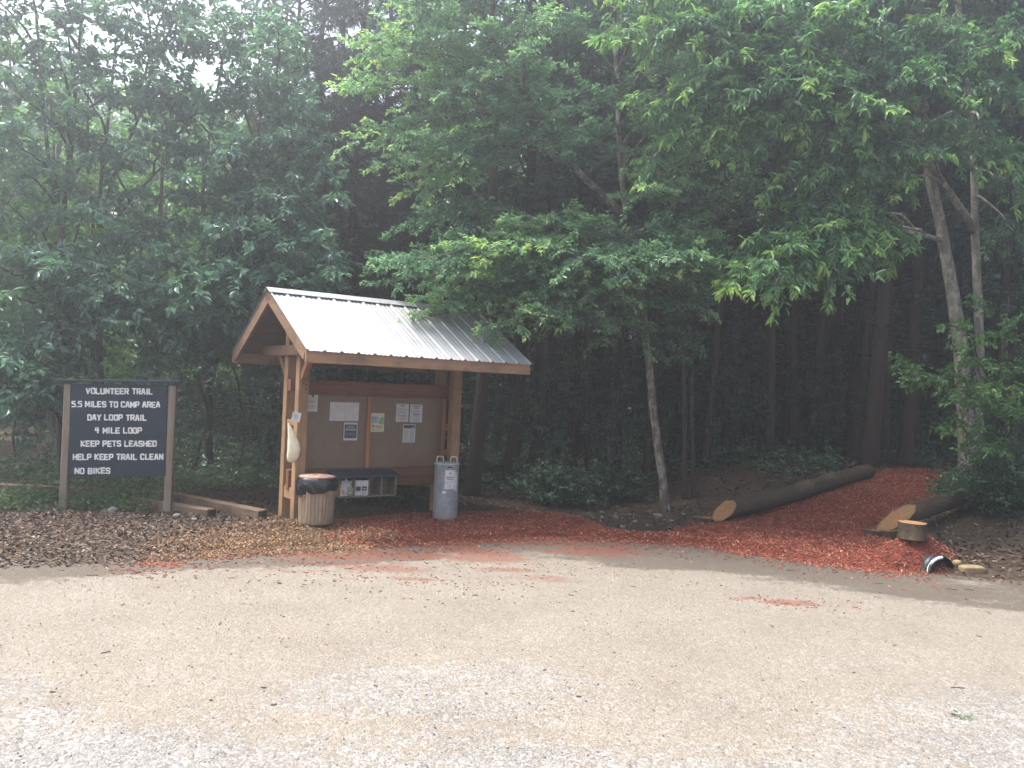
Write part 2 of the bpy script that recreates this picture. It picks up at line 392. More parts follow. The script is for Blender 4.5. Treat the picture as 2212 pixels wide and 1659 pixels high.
# ------------------------------------------------------------------ terrain
def onz0(pts):
    out = []
    for px, py in pts:
        d = ray(px, py); t = -HCAM / d[2]; P = CAM + d * t; out.append(P[:2])
    return np.array(out)
EDGE = onz0([(0, 1222), (150, 1218), (300, 1212), (420, 1203), (600, 1192), (750, 1184), (1000, 1171), (1200, 1165), (1370, 1172), (1480, 1178), (1620, 1200), (1780, 1222), (1900, 1236), (2000, 1246), (2130, 1257), (2212, 1266)])
_ex = np.concatenate([[-60, -12], EDGE[:, 0], [9, 60]]); _ey = np.concatenate([[EDGE[0, 1] - 2, EDGE[0, 1] - .3], EDGE[:, 1], [EDGE[-1, 1] - .5, EDGE[-1, 1] - 3]])
_o = np.argsort(_ex); _ex = _ex[_o]; _ey = _ey[_o]
def yedge(x): return np.interp(x, _ex, _ey)
def terrain(x, y):
    x = np.asarray(x, float); y = np.asarray(y, float)
    e = y - yedge(x)
    lotside = 1 - sm((e + .25) / .7)
    z = g0(x, y) + .10 * (fbm(x * .7, y * .7, 3) - .5) * sm((e - .3) / 2) + .05 * (fbm(x * 3, y * 3, 9, 3) - .5) * sm(e / .5)
    z = z - .07 * lotside + .02 * sm((e - .1) / .6)
    # drain dip between the two mulch patches and the ditch by the pipe
    z = z - .16 * np.exp(-(((x - 2.15) / .55) ** 2 + ((y - 13.2) / .9) ** 2)) * sm((e - .2) / .8)
    z = z + .36 * np.exp(-(((x - 5.46) / .52) ** 2 + ((y - 10.82) / .27) ** 2))
    z = z + .08 * np.exp(-(((x + 2.9) / .6) ** 2 + ((y - 11.55) / .6) ** 2))
    z = z + .5 * sm((x - 6.2) / 3.5) * sm((y - 10.0) / 3.) * (1 - sm((y - 12.8) / 3.))
    return z
def lotz(x, y): return .012 * (fbm(np.asarray(x) * .5, np.asarray(y) * .5, 40, 3) - .5)

def pip(poly, x, y):
    x = np.asarray(x); y = np.asarray(y); ins = np.zeros(x.shape, bool)
    n = len(poly)
    for i in range(n):
        x0, y0 = poly[i]; x1, y1 = poly[(i + 1) % n]
        c = ((y0 > y) != (y1 > y)) & (x < (x1 - x0) * (y - y0) / (y1 - y0 + 1e-12) + x0)
        ins ^= c
    return ins
def sdist(poly, x, y):
    x = np.asarray(x, float); y = np.asarray(y, float); d = np.full(x.shape, 1e9); n = len(poly)
    for i in range(n):
        a = poly[i]; b = poly[(i + 1) % n]; ab = b - a
        t = np.clip(((x - a[0]) * ab[0] + (y - a[1]) * ab[1]) / (ab @ ab + 1e-12), 0, 1)
        d = np.minimum(d, np.hypot(x - a[0] - t * ab[0], y - a[1] - t * ab[1]))
    return np.where(pip(poly, x, y), d, -d)
def gpoly(pts): return np.array([gnd(*p)[:2] for p in pts])
RED = gpoly([(690, 1142), (760, 1122), (850, 1116), (960, 1110), (1060, 1108), (1150, 1107), (1225, 1113), (1290, 1131), (1340, 1146), (1395, 1150), (1450, 1142), (1520, 1130), (1570, 1118), (1640, 1095), (1720, 1078), (1800, 1056), (1860, 1036), (1900, 1021), (1950, 1014), (2030, 1016), (2062, 1030), (2040, 1070), (1960, 1100), (1905, 1135), (1890, 1162), (1960, 1182), (2010, 1192), (2058, 1222), (2050, 1238), (1990, 1240), (1900, 1236), (1780, 1221), (1620, 1199), (1480, 1178), (1370, 1172), (1200, 1164), (1000, 1171), (800, 1184), (720, 1170)])
TAN = gpoly([(420, 1152), (520, 1138), (600, 1130), (700, 1138), (790, 1150), (860, 1168), (760, 1186), (600, 1193), (430, 1204), (330, 1208), (350, 1180)])
BROWN = gpoly([(-500, 1128), (-120, 1120), (60, 1114), (200, 1116), (420, 1118), (580, 1128), (640, 1140), (500, 1160), (400, 1202), (300, 1213), (150, 1219), (0, 1223), (-120, 1226), (-500, 1246)])
PINK = gpoly([(275, 1222), (330, 1210), (430, 1204), (400, 1222), (340, 1236)])
def bedt(x, y):
    d = sdist(RED, x, y)
    return -.05 + .10 * sm((d + .15) / .5) + .035 * (fbm(np.asarray(x) * 2.2, np.asarray(y) * 2.2, 17) - .5)
def surf(x, y):
    x = np.asarray(x, float); y = np.asarray(y, float)
    z = np.maximum(terrain(x, y), np.where(y < yedge(x) + .3, lotz(x, y), -9))
    return np.maximum(z, terrain(x, y) + bedt(x, y))

def gridmesh(xs, ys, zf, keep=None):
    X, Y = np.meshgrid(xs, ys); Z = zf(X, Y)
    nx = len(xs); ny = len(ys)
    i = np.arange(ny - 1)[:, None] * nx + np.arange(nx - 1)[None, :]
    Q = np.stack([i, i + 1, i + nx + 1, i + nx], -1).reshape(-1, 4)
    V = np.stack([X, Y, Z], -1).reshape(-1, 3)
    if keep is not None:
        K = keep(X, Y).reshape(-1); Q = Q[K[Q].all(1)]
        u = np.unique(Q); mp = np.zeros(len(V), int); mp[u] = np.arange(len(u)); V = V[u]; Q = mp[Q]
    mb = MB(); mb.add(V, Q); return mb, V
xs = np.concatenate([np.linspace(-110, -30, 8), np.linspace(-28, -12, 17), np.arange(-11.5, 13, .14), np.linspace(13.5, 30, 18), np.linspace(34, 110, 8)])
ys = np.concatenate([np.linspace(-88, -10, 8), np.linspace(-8, 8, 17), np.arange(8.3, 19, .14), np.linspace(19.4, 34, 36), np.linspace(36, 60, 12), np.linspace(68, 110, 5)])
mb, _ = gridmesh(xs, ys, terrain)
ground = mb.build('ground', M['forest_floor'], smooth=True); tag(ground, kind='structure')

xs = np.concatenate([np.linspace(-60, -9, 14), np.arange(-8.5, 9, .06), np.linspace(9.5, 60, 14)]); ys = np.concatenate([np.linspace(-60, 3, 12), np.arange(3.4, 13.0, .06)])
mb, V = gridmesh(xs, ys, lotz, lambda X, Y: Y < yedge(X) + .35)
lot = mb.build('parking_lot', M['chip_seal'], smooth=True); tag(lot, kind='structure')
x, y = V[:, 0], V[:, 1]; e = yedge(x) - y
def setattr_(ob, name, arr):
    a = ob.data.attributes.new(name, 'FLOAT', 'POINT'); a.data.foreach_set('value', np.clip(arr, -1, 1.2).astype(np.float32))
big = fbm(x * .35, y * .6, 51); mid = fbm(x * .9, y * 1.6, 61)
setattr_(lot, 'tan', .95 * sm((y - 3.9 - 3.0 * (mid - .5) - 1.5 * (big - .5)) / 4.2) * (1 - .8 * sm((-x - 1.6) / 2.4) * sm((y - 7.6) / 1.6)) * (1 - .5 * sm((x - 1) / 3) * (1 - sm((y - 6) / 2.5))) + .6 * (big - .5) + .42)
edge_w = 1.5 + 1.5 * sm((x + .5) / 2.5) - .3 * sm((x - 4) / 2)
sk_ = fbm(x * .7 + y * .3, y * 3.2, 91)
setattr_(lot, 'dirt', 1.1 * (1 - sm((e - .15) / edge_w)) + (1.5 * (sk_ - .5) + .6 * (mid - .5) + .06) * (1 - sm((e - .6) / (edge_w * .9))) - .3 * sm((e - 1.5) / 1.5))
streak = fbm(x * .8 + y * .5, y * 5, 77)
red = np.zeros_like(x)
red = np.maximum(red, .95 * (1 - sm((e - .05) / 2.3)) * sm((x + 3.6) / 1.6) * (1 - sm((x - 1.2) / 1.6)) * sm((streak - .30) / .2))
def blob(px, py, wx, wy, amp=.9):
    c = onz0([(px, py)])[0]; return amp * np.exp(-(((x - c[0]) / wx) ** 2 + ((y - c[1]) / wy) ** 2))
for b in ((1280, 1192, .8, .4, .85), (1050, 1205, .9, .4, .85), (820, 1228, .8, .3, .8), (1180, 1250, .7, .25, .7), (1700, 1302, .42, .16, 1.0), (1620, 1292, .3, .12, .7), (350, 1218, .32, .18, 1.), (640, 1385, .2, .06, .5), (900, 1250, .5, .12, .8), (1100, 1230, .6, .18, .8), (400, 1335, .2, .06, .45), (560, 1322, .3, .05, .4), (1270, 1225, .4, .1, .6), (760, 1250, .3, .06, .6)):
    red = np.maximum(red, blob(*b))
setattr_(lot, 'red', 1.15 * red + .5 * (streak - .5))

xs = np.arange(-4.2, 9.6, .06); ys = np.arange(10.0, 17.6, .06)
mb, V = gridmesh(xs, ys, lambda X, Y: terrain(X, Y) + bedt(X, Y) + .03 * (fbm(X * 9, Y * 9, 23, 2) - .5), lambda X, Y: sdist(RED, X, Y) > -.22)
bed = mb.build('mulch_path', M['mulch_bed'], smooth=True); tag(bed, kind='structure')

def scatter(poly, n, rng, pad=.0, falloff=None):
    lo = poly.min(0) - pad; hi = poly.max(0) + pad; X = []; 
    while sum(len(a) for a in X) < n:
        p = lo + (hi - lo) * rng.random((n, 2)); d = sdist(poly, p[:, 0], p[:, 1])
        keep = d > -pad * rng.random(n) ** 2 * (1 if pad else 0)
        X.append(p[keep])
    return np.concatenate(X)[:n]
def chips(mb, P, rng, L=(.02, .06), Wd=(.006, .016), th=.005, tilt=.35, attr=None, lift=.004):
    n = len(P); z = surf(P[:, 0], P[:, 1]) + lift
    yaw = rng.random(n) * 2 * math.pi; el = rng.normal(size=n) * tilt
    l = L[0] + (L[1] - L[0]) * rng.random(n) ** 1.5; w = Wd[0] + (Wd[1] - Wd[0]) * rng.random(n)
    ax = np.stack([np.cos(yaw) * np.cos(el), np.sin(yaw) * np.cos(el), np.sin(el)], -1)
    up = unit(np.stack([rng.normal(size=n) * tilt, rng.normal(size=n) * tilt, np.ones(n)], -1))
    sd_ = unit(np.cross(up, ax)); up = np.cross(ax, sd_)
    C = np.stack([P[:, 0], P[:, 1], z + np.abs(np.sin(el)) * l * .35], -1)
    V = np.zeros((n, 8, 3)); i = 0
    for a in (-1, 1):
        for b in (-1, 1):
            for c in (-1, 1):
                V[:, i] = C + ax * (a * l / 2)[:, None] + sd_ * (b * w / 2)[:, None] * (1 if a < 0 else .7) + up * (c * th / 2); i += 1
    q = np.array([[0, 1, 3, 2], [4, 6, 7, 5], [0, 4, 5, 1], [2, 3, 7, 6], [0, 2, 6, 4], [1, 5, 7, 3]])
    Q = (np.arange(n)[:, None, None] * 8 + q[None]).reshape(-1, 4)
    A = np.repeat(attr if attr is not None else rng.random(n), 8)
    mb.add(V.reshape(-1, 3), Q, attr=A)
rng = np.random.default_rng(5)
mb = MB(); P = scatter(RED, 34000, rng, .12); chips(mb, P, rng)
# stray chips carried on to the lot, thinning outwards
n = 1500; px_ = rng.uniform(-3.4, 5.2, n); d_ = rng.exponential(.28, n); P2 = np.stack([px_, yedge(px_) - d_ + .05], -1); chips(mb, P2, rng, L=(.02, .055), tilt=.1)
for c, s, k_ in (((1700, 1302), (.4, .14), 110), ((640, 1385), (.2, .06), 8), ((900, 1255), (.6, .12), 80), ((1150, 1230), (.9, .25), 120)):
    o = onz0([c])[0]; chips(mb, o + rng.normal(size=(k_, 2)) * np.array(s), rng, L=(.008, .03), Wd=(.005, .012), tilt=.1)
P3 = scatter(PINK, 330, rng, .45); chips(mb, P3, rng, L=(.015, .05), tilt=.12)
tag(mb.build('red_mulch', M['chip_red']), 'shredded red bark mulch spread over the path and round the board', 'mulch', kind='stuff')
mb = MB(); P = scatter(TAN, 10000, rng, .28); chips(mb, P, rng)
P = onz0([(700, 1240)])[0] + rng.normal(size=(160, 2)) * np.array([1.6, .7]); chips(mb, P[P[:, 1] < yedge(P[:, 0])], rng, tilt=.1)
tag(mb.build('wood_chips', M['chip_tan']), 'pale tan wood chips between the red mulch and the grey litter', 'wood chips', kind='stuff')
mb = MB(); P = scatter(BROWN, 12000, rng, .2); chips(mb, P, rng, L=(.02, .08), Wd=(.012, .035), th=.004)
n = 15000; P = np.stack([rng.uniform(-9, 12, n), rng.uniform(11.0, 21, n)], -1); P = P[(P[:, 1] > yedge(P[:, 0]) + .3) & (sdist(RED, P[:, 0], P[:, 1]) < -.05)]
chips(mb, P, rng, L=(.04, .1), Wd=(.02, .05), th=.003, attr=rng.random(len(P)) ** 1.8)
n = 2600; P = np.stack([rng.uniform(5.4, 9.5, n), rng.uniform(9.6, 14.5, n)], -1); P = P[(P[:, 1] > yedge(P[:, 0]) + .05) & (sdist(RED, P[:, 0], P[:, 1]) < -.02)]; chips(mb, P, rng, L=(.03, .1), Wd=(.015, .04), th=.003)
n = 60; dd = 5 + 5.5 * rng.random(n); P = np.stack([rng.uniform(-.65, .65, n) * dd, dd], -1); P = P[P[:, 1] < yedge(P[:, 0])]; chips(mb, P, rng, L=(.012, .045), Wd=(.006, .02), th=.003, tilt=.12, attr=.2 + .75 * rng.random(len(P)))
n = 12; dd = 6 + 4.5 * rng.random(n); P = np.stack([rng.uniform(-.6, .6, n) * dd, dd], -1); P = P[P[:, 1] < yedge(P[:, 0])]; chips(mb, P, rng, L=(.05, .13), Wd=(.004, .007), th=.005, tilt=.03)
tag(mb.build('leaf_litter', M['litter']), 'brown leaf litter and bark scraps on the woodland floor', 'leaf litter', kind='stuff')
# loose pebbles and bits on the lot
def pebbles(mb, P, rng, r=(.003, .010), attr=None):
    n = len(P); rr = r[0] + (r[1] - r[0]) * rng.random(n) ** 2; z = surf(P[:, 0], P[:, 1])
    oct_ = np.array([[1, 0, 0], [0, 1, 0], [-1, 0, 0], [0, -1, 0], [0, 0, 1], [0, 0, -1.]])
    V = np.stack([P[:, 0], P[:, 1], z + rr * .3], -1)[:, None] + oct_[None] * rr[:, None, None] * rng.uniform(.6, 1.3, (n, 6, 1)) * np.array([1, 1, .7])
    f = np.array([[0, 1, 4], [1, 2, 4], [2, 3, 4], [3, 0, 4], [1, 0, 5], [2, 1, 5], [3, 2, 5], [0, 3, 5]])
    mb.add(V.reshape(-1, 3), tris=(np.arange(n)[:, None, None] * 6 + f[None]).reshape(-1, 3), attr=np.repeat(attr if attr is not None else rng.random(n), 6))
mb = MB(); n = 6000
dd = 4.0 + 5.5 * rng.random(n) ** 1.3; P = np.stack([rng.uniform(-.72, .72, n) * dd, dd], -1); P = P[P[:, 1] < yedge(P[:, 0])]; pebbles(mb, P, rng)
P = scatter(BROWN, 2200, rng, .1); pebbles(mb, P, rng, (.006, .022), .25 + .55 * rng.random(2200))
n = 300; P = np.stack([rng.uniform(1.2, 3.6, n), rng.uniform(12.0, 14.4, n)], -1); P = P[sdist(RED, P[:, 0], P[:, 1]) < 0]; pebbles(mb, P, rng, (.008, .03), .1 + .6 * rng.random(len(P)))
tag(mb.build('loose_gravel', M['pebble']), 'loose gravel stones scattered on the chip seal and in the drain', 'gravel', kind='stuff')

# ------------------------------------------------------------------ trees
def curve(p0, p1, rng, arch=.12, n=9, wig=.04):
    p0 = np.array(p0, float); p1 = np.array(p1, float); t = np.linspace(0, 1, n)[:, None]; L = np.linalg.norm(p1 - p0)
    P = p0 + (p1 - p0) * t; P[:, 2] += (arch * L * np.sin(math.pi * t ** .8))[:, 0]
    w = rng.normal(size=(n, 3)) * wig * L; w = np.cumsum(w, 0) / math.sqrt(n); w -= w[0] * (1 - t) + w[-1] * t
    return P + w
def resample(P, n):
    P = np.asarray(P, float); s = np.concatenate([[0], np.cumsum(np.linalg.norm(np.diff(P, axis=0), axis=1))])
    # smooth through the points
    u = np.linspace(0, s[-1], n); Q = np.stack([np.interp(u, s, P[:, i]) for i in range(3)], -1)
    for _ in range(2): Q[1:-1] = .25 * Q[:-2] + .5 * Q[1:-1] + .25 * Q[2:]
    return Q

class Tree:
    def __init__(s, seed, leafL=.07, leafW=.035, per=8, flat=.35, droop=.15, sec=.24, secL=.9, tw=.12, twL=.26, planar=.35, spread=.8, tipc=.5, wood_sides=5):
        s.rng = np.random.default_rng(seed); s.wood = MB(); s.T = []
        s.__dict__.update(leafL=leafL, leafW=leafW, per=per, flat=flat, droop=droop, sec=sec, secL=secL, tw=tw, twL=twL, planar=planar, spread=spread, tipc=tipc, ws=wood_sides)
    def trunk(s, P, r0, r1, sides=12, flare=.35):
        P = resample(P, max(10, int(len(P) * 4))); n = len(P); t = np.linspace(0, 1, n)
        r = r0 + (r1 - r0) * t ** .9; r = r * (1 + flare * np.exp(-t * n / 2.2))
        tube(s.wood, P, r, sides, True, wob=.05, rng=s.rng); return P
    def limb(s, P, r0, r1=.006, f0=.25, dens=1., secL=None, sides=7):
        P = np.asarray(P); n = len(P); L = np.linalg.norm(np.diff(P, axis=0), axis=1).sum()
        tube(s.wood, P, np.linspace(r0, r1, n), sides, True, wob=.04, rng=s.rng)
        secL = secL or s.secL; rng = s.rng; s.sh = rng.uniform(-.22, .25)
        k = max(2, int(L * (1 - f0) / s.sec * dens)); side = 1
        T = unit(np.gradient(P, axis=0)); tt = np.linspace(f0, 1., k)
        for t in tt:
            t = min(1, max(0, t + rng.normal() * .01)); u = t * (n - 1); i = min(n - 2, int(u)); f = u - i
            p = P[i] * (1 - f) + P[i + 1] * f; d = T[min(n - 1, int(round(u)))]
            side = -side
            up = unit(np.array([rng.normal() * s.planar, rng.normal() * s.planar, 1.]))
            sd_ = unit(np.cross(d, up)) * side
            ang = rng.uniform(.5, 1.15)
            if t > .97: ang = rng.normal() * .2
            dd = unit(d * math.cos(ang) + sd_ * math.sin(ang) + np.array([0, 0, 1]) * rng.normal() * s.planar * .7)
            l = secL * (1 - .5 * t) * rng.uniform(.55, 1.15)
            s.secondary(p, dd, l, r=max(.004, r0 * .22), tip=t)
    def secondary(s, p, d, l, r=.006, tip=.5):
        rng = s.rng; m = 5; t = np.linspace(0, 1, m)[:, None]
        dr = np.array([0, 0, -1.]) * s.droop * l * rng.uniform(.3, 1.2)
        Q = p + d * l * t + dr * t ** 2 + np.cumsum(rng.normal(size=(m, 3)) * .03 * l, 0) * t
        tube(s.wood, Q, np.linspace(r, .002, m), 4, False)
        k = max(2, int(l / s.tw)); side = 1 if rng.random() < .5 else -1
        for j in range(k + 1):
            f = .12 + .88 * j / k; u = f * (m - 1); i = min(m - 2, int(u)); q = Q[i] + (Q[i + 1] - Q[i]) * (u - i)
            dd = unit(Q[i + 1] - Q[i]); side = -side
            up = unit(np.array([rng.normal() * s.planar, rng.normal() * s.planar, 1.])); sv = unit(np.cross(dd, up)) * side
            a = rng.uniform(.4, 1.1) if j < k else rng.normal() * .15
            td = unit(dd * math.cos(a) + sv * math.sin(a) + np.array([0, 0, 1]) * rng.normal() * s.planar * .6)
            s.T.append((*q, *td, s.twL * rng.uniform(.5, 1.15) * (1.05 - .35 * f), .55 * tip + .45 * f, getattr(s, 'sh', 0.)))
    def leaves(s, seedv=0):
        mb = MB(); T = np.array(s.T); n = len(T); rng = s.rng; k = s.per
        st, d, l, tip, shf = T[:, :3], T[:, 3:6], T[:, 6], T[:, 7], T[:, 8]
        t = (np.arange(k) + .6) / k
        pos = st[:, None] + d[:, None] * (l[:, None] * t[None])[..., None] + rng.normal(size=(n, k, 3)) * .012
        up = unit(np.array([0, 0, 1.]) + rng.normal(size=(n, k, 3)) * s.flat)
        sgn = np.where(np.arange(k) % 2 == 0, 1., -1.)[None, :, None]
        dk = np.broadcast_to(d[:, None], (n, k, 3))
        sv = unit(np.cross(dk, up)) * sgn
        ld = unit(dk * (1 - s.spread * .55) + sv * s.spread + np.array([0, 0, -1.]) * s.droop * 1.6 * rng.random((n, k, 1)) + rng.normal(size=(n, k, 3)) * .25)
        nn = unit(up - ld * (up * ld).sum(-1, keepdims=True)); sd_ = np.cross(nn, ld)
        L = (s.leafL * rng.uniform(.65, 1.2, (n, k)))[..., None]; Wd = L * (s.leafW / s.leafL) * .5
        fold = nn * Wd * .35
        V = np.stack([pos, pos + ld * L * .32 + sd_ * Wd + fold, pos + ld * L * .7 + sd_ * Wd * .72 + fold - nn * L * .03, pos + ld * L - nn * L * .12,
                      pos + ld * L * .7 - sd_ * Wd * .72 + fold - nn * L * .03, pos + ld * L * .32 - sd_ * Wd + fold], 2).reshape(-1, 3)
        N = n * k; q = np.array([[0, 1, 2, 3], [0, 3, 4, 5]]); Q = (np.arange(N)[:, None, None] * 6 + q[None]).reshape(-1, 4)
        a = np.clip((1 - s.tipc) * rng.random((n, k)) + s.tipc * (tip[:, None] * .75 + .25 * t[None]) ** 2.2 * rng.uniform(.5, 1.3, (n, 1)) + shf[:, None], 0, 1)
        mb.add(V, Q, attr=np.repeat(a.ravel(), 6)); s.nleaf = N; print('LEAVES', N)
        return mb
    def finish(s, name, base, bark, leaf, label, cat='tree', group=None):
        root = empty(name, base); tag(root, label, cat, group)
        s.wood.build('trunk', bark, root, smooth=True, off=base)
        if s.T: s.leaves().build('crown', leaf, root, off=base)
        return root

def path_px(L): return np.array([at(*p) for p in L])
def nearest_on(P, z): return P[int(np.argmin(np.abs(P[:, 2] - z)))]

# ---- the elm that leans out over the shelter
b = gnd(1440, 1103)
t = Tree(11, leafL=.082, leafW=.046, per=12, flat=.5, droop=.12, sec=.115, secL=1.05, tw=.09, twL=.28, planar=.3, tipc=.62)
dp = b[1]
trunk = t.trunk(np.concatenate([[b + np.array([0, 0, -.15])], path_px([(1432, 1040, dp), (1412, 900, dp), (1402, 780, dp), (1388, 660, dp), (1368, 560, dp), (1352, 460, dp), (1342, 380, dp), (1335, 250, dp + .1), (1330, 120, dp + .2), (1325, -20, dp + .3), (1310, -160, dp + .3)])]), .078, .03)
main = resample(path_px([(1356, 475, dp), (1300, 417, dp - .3), (1223, 353, dp - .6), (1158, 241, dp - .9), (1094, 142, dp - 1.1), (1047, 39, dp - 1.3), (1000, -70, dp - 1.4)]), 14)
t.limb(main, .07, .015, f0=.3, secL=1.2)
for (az, ex, ey, dz) in [(690, 865, 600, 13.2), (680, 905, 690, 12.6), (640, 1075, 700, 12.1), (640, 1130, 590, 12.6), (640, 1250, 690, 12.4), (660, 1490, 650, 13.0), (640, 1550, 600, 13.8), (600, 860, 560, 13.4), (560, 900, 470, 13.4), (560, 1540, 510, 14.0), (600, 1430, 580, 12.9), (600, 1190, 560, 12.5), (620, 990, 600, 12.4), (620, 1320, 620, 12.4), (520, 1480, 480, 13.2),
        (420, 1500, 330, 14), (380, 1450, 250, 13.2), (330, 1520, 160, 14.5), (300, 1250, 180, 13.2), (240, 1450, 90, 13.6), (200, 1240, 60, 13.6), (150, 1400, 10, 13.6), (60, 1180, -60, 13.8), (30, 1450, -90, 13.8), (380, 1220, 290, 13.0), (60, 1300, -200, 14), (500, 960, 540, 13.0), (450, 1420, 410, 12.8), (700, 1420, 745, 13.6), (690, 1330, 720, 13.2), (700, 1480, 720, 13.8), (650, 950, 640, 12.6), (650, 1180, 640, 12.2), (560, 900, 560, 12.1), (540, 1000, 525, 12.1), (540, 1100, 535, 11.9), (560, 1250, 560, 11.9), (560, 1350, 565, 12.0), (560, 1450, 545, 12.2), (540, 1530, 560, 12.6)]:
    j = int(np.argmin(np.abs((trunk - CAM) @ Uv / ((trunk - CAM) @ Fv) - (829.5 - az) / FPX)))
    t.limb(curve(trunk[j], at(ex, ey, dz), t.rng, .10, 10), .035, f0=.36)
for (i, ex, ey, dz) in [(4, 880, 330, 13.0), (5, 900, 400, 13.2), (6, 790, 290, 13.0), (7, 780, 190, 13.1), (8, 860, 110, 13.0), (9, 790, 100, 13.2), (10, 920, 20, 13), (11, 880, -40, 13), (6, 960, 300, 12.6), (8, 980, 190, 12.5), (7, 1130, 130, 12.4), (9, 1150, 40, 12.4), (11, 1080, -80, 12.6)]:
    t.limb(curve(main[i], at(ex, ey, dz), t.rng, .06, 9), .025, f0=.2)
t.finish('elm_tree', b, M['bark_mottled'], M['elm_leaf'], 'elm with a pale mottled leaning trunk, its sprays hanging over the metal roof')

b = gnd(1490, 1078); dp = b[1]
t = Tree(13, leafL=.09, leafW=.05, per=9, flat=.5, droop=.15, sec=.2, secL=.8, tw=.11, twL=.26, planar=.35, tipc=.4)
q1 = t.trunk(np.concatenate([[b + np.array([-.09, 0, -.15])], path_px([(1478, 1000, dp), (1480, 850, dp), (1472, 700, dp), (1466, 520, dp), (1462, 350, dp), (1470, 180, dp)])]), .045, .018)
q2 = t.trunk(np.concatenate([[b + np.array([.09, .02, -.15])], path_px([(1497, 1000, dp), (1492, 850, dp), (1500, 700, dp), (1515, 520, dp), (1530, 380, dp)])]), .038, .016)
for qq, i, ex, ey, dz in [(q1, 16, 1560, 420, 14.6), (q1, 18, 1400, 380, 14.8), (q2, 15, 1600, 420, 14.8), (q1, 20, 1540, 280, 14.8), (q1, 22, 1420, 200, 14.8), (q2, 18, 1620, 300, 14.8), (q1, 24, 1500, 80, 15), (q2, 12, 1560, 560, 14.6), (q1, 12, 1400, 560, 14.6)]:
    t.limb(curve(qq[min(i, len(qq) - 1)], at(ex, ey, dz), t.rng, .1, 8), .018, f0=.3)
t.finish('slender_tree', b, M['bark_brown'], M['elm_leaf'], 'slender tree with two thin pale stems, just right of the elm trunk')

# ---- the hickory pair at the right
b = gnd(2108, 1064); dp = b[1]
t = Tree(23, leafL=.15, leafW=.052, per=11, flat=.55, droop=.5, sec=.12, secL=.8, tw=.11, twL=.34, planar=.5, tipc=.9)
tr2 = t.trunk(np.concatenate([[b + np.array([.02, 0, -.15])], path_px([(2110, 1000, dp), (2116, 840, dp), (2115, 690, dp), (2107, 530, dp), (2104, 380, dp), (2100, 280, dp), (2090, 180, dp), (2076, 77, dp), (2062, -60, dp), (2050, -200, dp)])]), .10, .035)
tr1 = t.trunk(np.concatenate([[b + np.array([-.12, -.03, -.15])], path_px([(2090, 985, dp), (2082, 860, dp), (2072, 720, dp), (2052, 600, dp), (2034, 494, dp - .05), (2012, 390, dp - .15), (1992, 292, dp - .3), (1940, 250, dp - .8), (1874, 235, dp - 1.3), (1820, 200, dp - 1.8)])]), .165, .05)
l1 = resample(path_px([(2105, 500, dp), (2063, 430, dp - .3), (1990, 331, dp - .9), (1950, 262, dp - 1.3), (1900, 170, dp - 1.6)]), 10); tube(t.wood, l1, np.linspace(.075, .03, 10), 8)
l2 = resample(path_px([(2105, 370, dp), (2050, 301, dp - .4), (1990, 245, dp - .8), (1921, 198, dp - 1.2), (1830, 150, dp - 1.7)]), 10); tube(t.wood, l2, np.linspace(.05, .02, 10), 8)
lows = path_px([(2040, 520, dp), (1960, 500, dp - .6), (1880, 480, dp - 1.2)]); l3 = resample(lows, 9); tube(t.wood, l3, np.linspace(.05, .025, 9), 8)
for (src, i, ex, ey, dz) in [(l3, 5, 1590, 585, 12.2), (l3, 6, 1690, 600, 12.0), (l3, 8, 1800, 570, 12.4), (l3, 4, 1640, 520, 12.5), (l3, 3, 1760, 490, 12.6), (l3, 2, 1850, 540, 12.8), (l3, 7, 1740, 560, 12.2), (l3, 5, 1660, 560, 11.9),
        (l1, 4, 1680, 390, 12.8), (l1, 3, 1850, 420, 13), (l1, 5, 1760, 420, 12.8), (l1, 6, 1570, 330, 12.6), (l1, 7, 1640, 260, 12.5), (l1, 9, 1480, 250, 12.5), (l1, 8, 1420, 330, 12.7), (l1, 5, 1900, 350, 13.2), (l1, 4, 1800, 330, 12.6),
        (tr1, 36, 1700, 150, 12.3), (tr1, 38, 1660, 180, 12.2), (tr1, 40, 1400, 210, 12.6), (tr1, 42, 1500, 170, 12.4), (tr1, 41, 1790, 190, 12.4), (tr1, 43, 1600, 230, 12.4), (tr1, 35, 1760, 260, 12.6),
        (l2, 7, 1330, 60, 12.6), (l2, 9, 1430, 50, 12.4), (l2, 8, 1550, 80, 12.4), (l2, 6, 1720, 50, 12.8), (l2, 5, 1880, 80, 13), (l2, 9, 1620, 20, 12.6), (l2, 4, 1970, 150, 13), (l2, 8, 1480, -30, 12.6), (l2, 7, 1350, -50, 12.8), (l2, 6, 1800, 10, 12.8),
        (tr2, 26, 2170, 330, 14), (tr2, 30, 2200, 200, 13.8), (tr2, 32, 2190, 60, 13.6), (tr2, 34, 2010, 40, 13.6), (tr2, 36, 1900, -40, 13.4), (tr2, 38, 2120, -60, 13.8), (tr2, 24, 2220, 420, 14), (tr2, 33, 2020, 130, 13.4), (tr2, 37, 1700, -60, 13.2), (tr2, 39, 2250, -100, 14), (tr2, 28, 2000, 270, 14.6), (tr2, 22, 2200, 520, 14.2), (l1, 3, 1960, 300, 12.9), (l2, 3, 2050, 250, 13.2), (l2, 4, 1930, 160, 12.8), (tr2, 30, 2090, 190, 13.4), (tr2, 28, 2130, 310, 13.8), (l2, 5, 1880, 230, 12.6), (l1, 6, 1830, 280, 12.6), (tr2, 32, 2140, 100, 13.6)]:
    i = min(i, len(src) - 1)
    t.limb(curve(src[i], at(ex, ey, dz), t.rng, .09, 10), .03, f0=.45)
t.finish('hickory_tree', b, M['bark_grey'], M['hickory_leaf'], 'twin-trunked tree with pale grey bark and drooping bright green leaves right of the path')

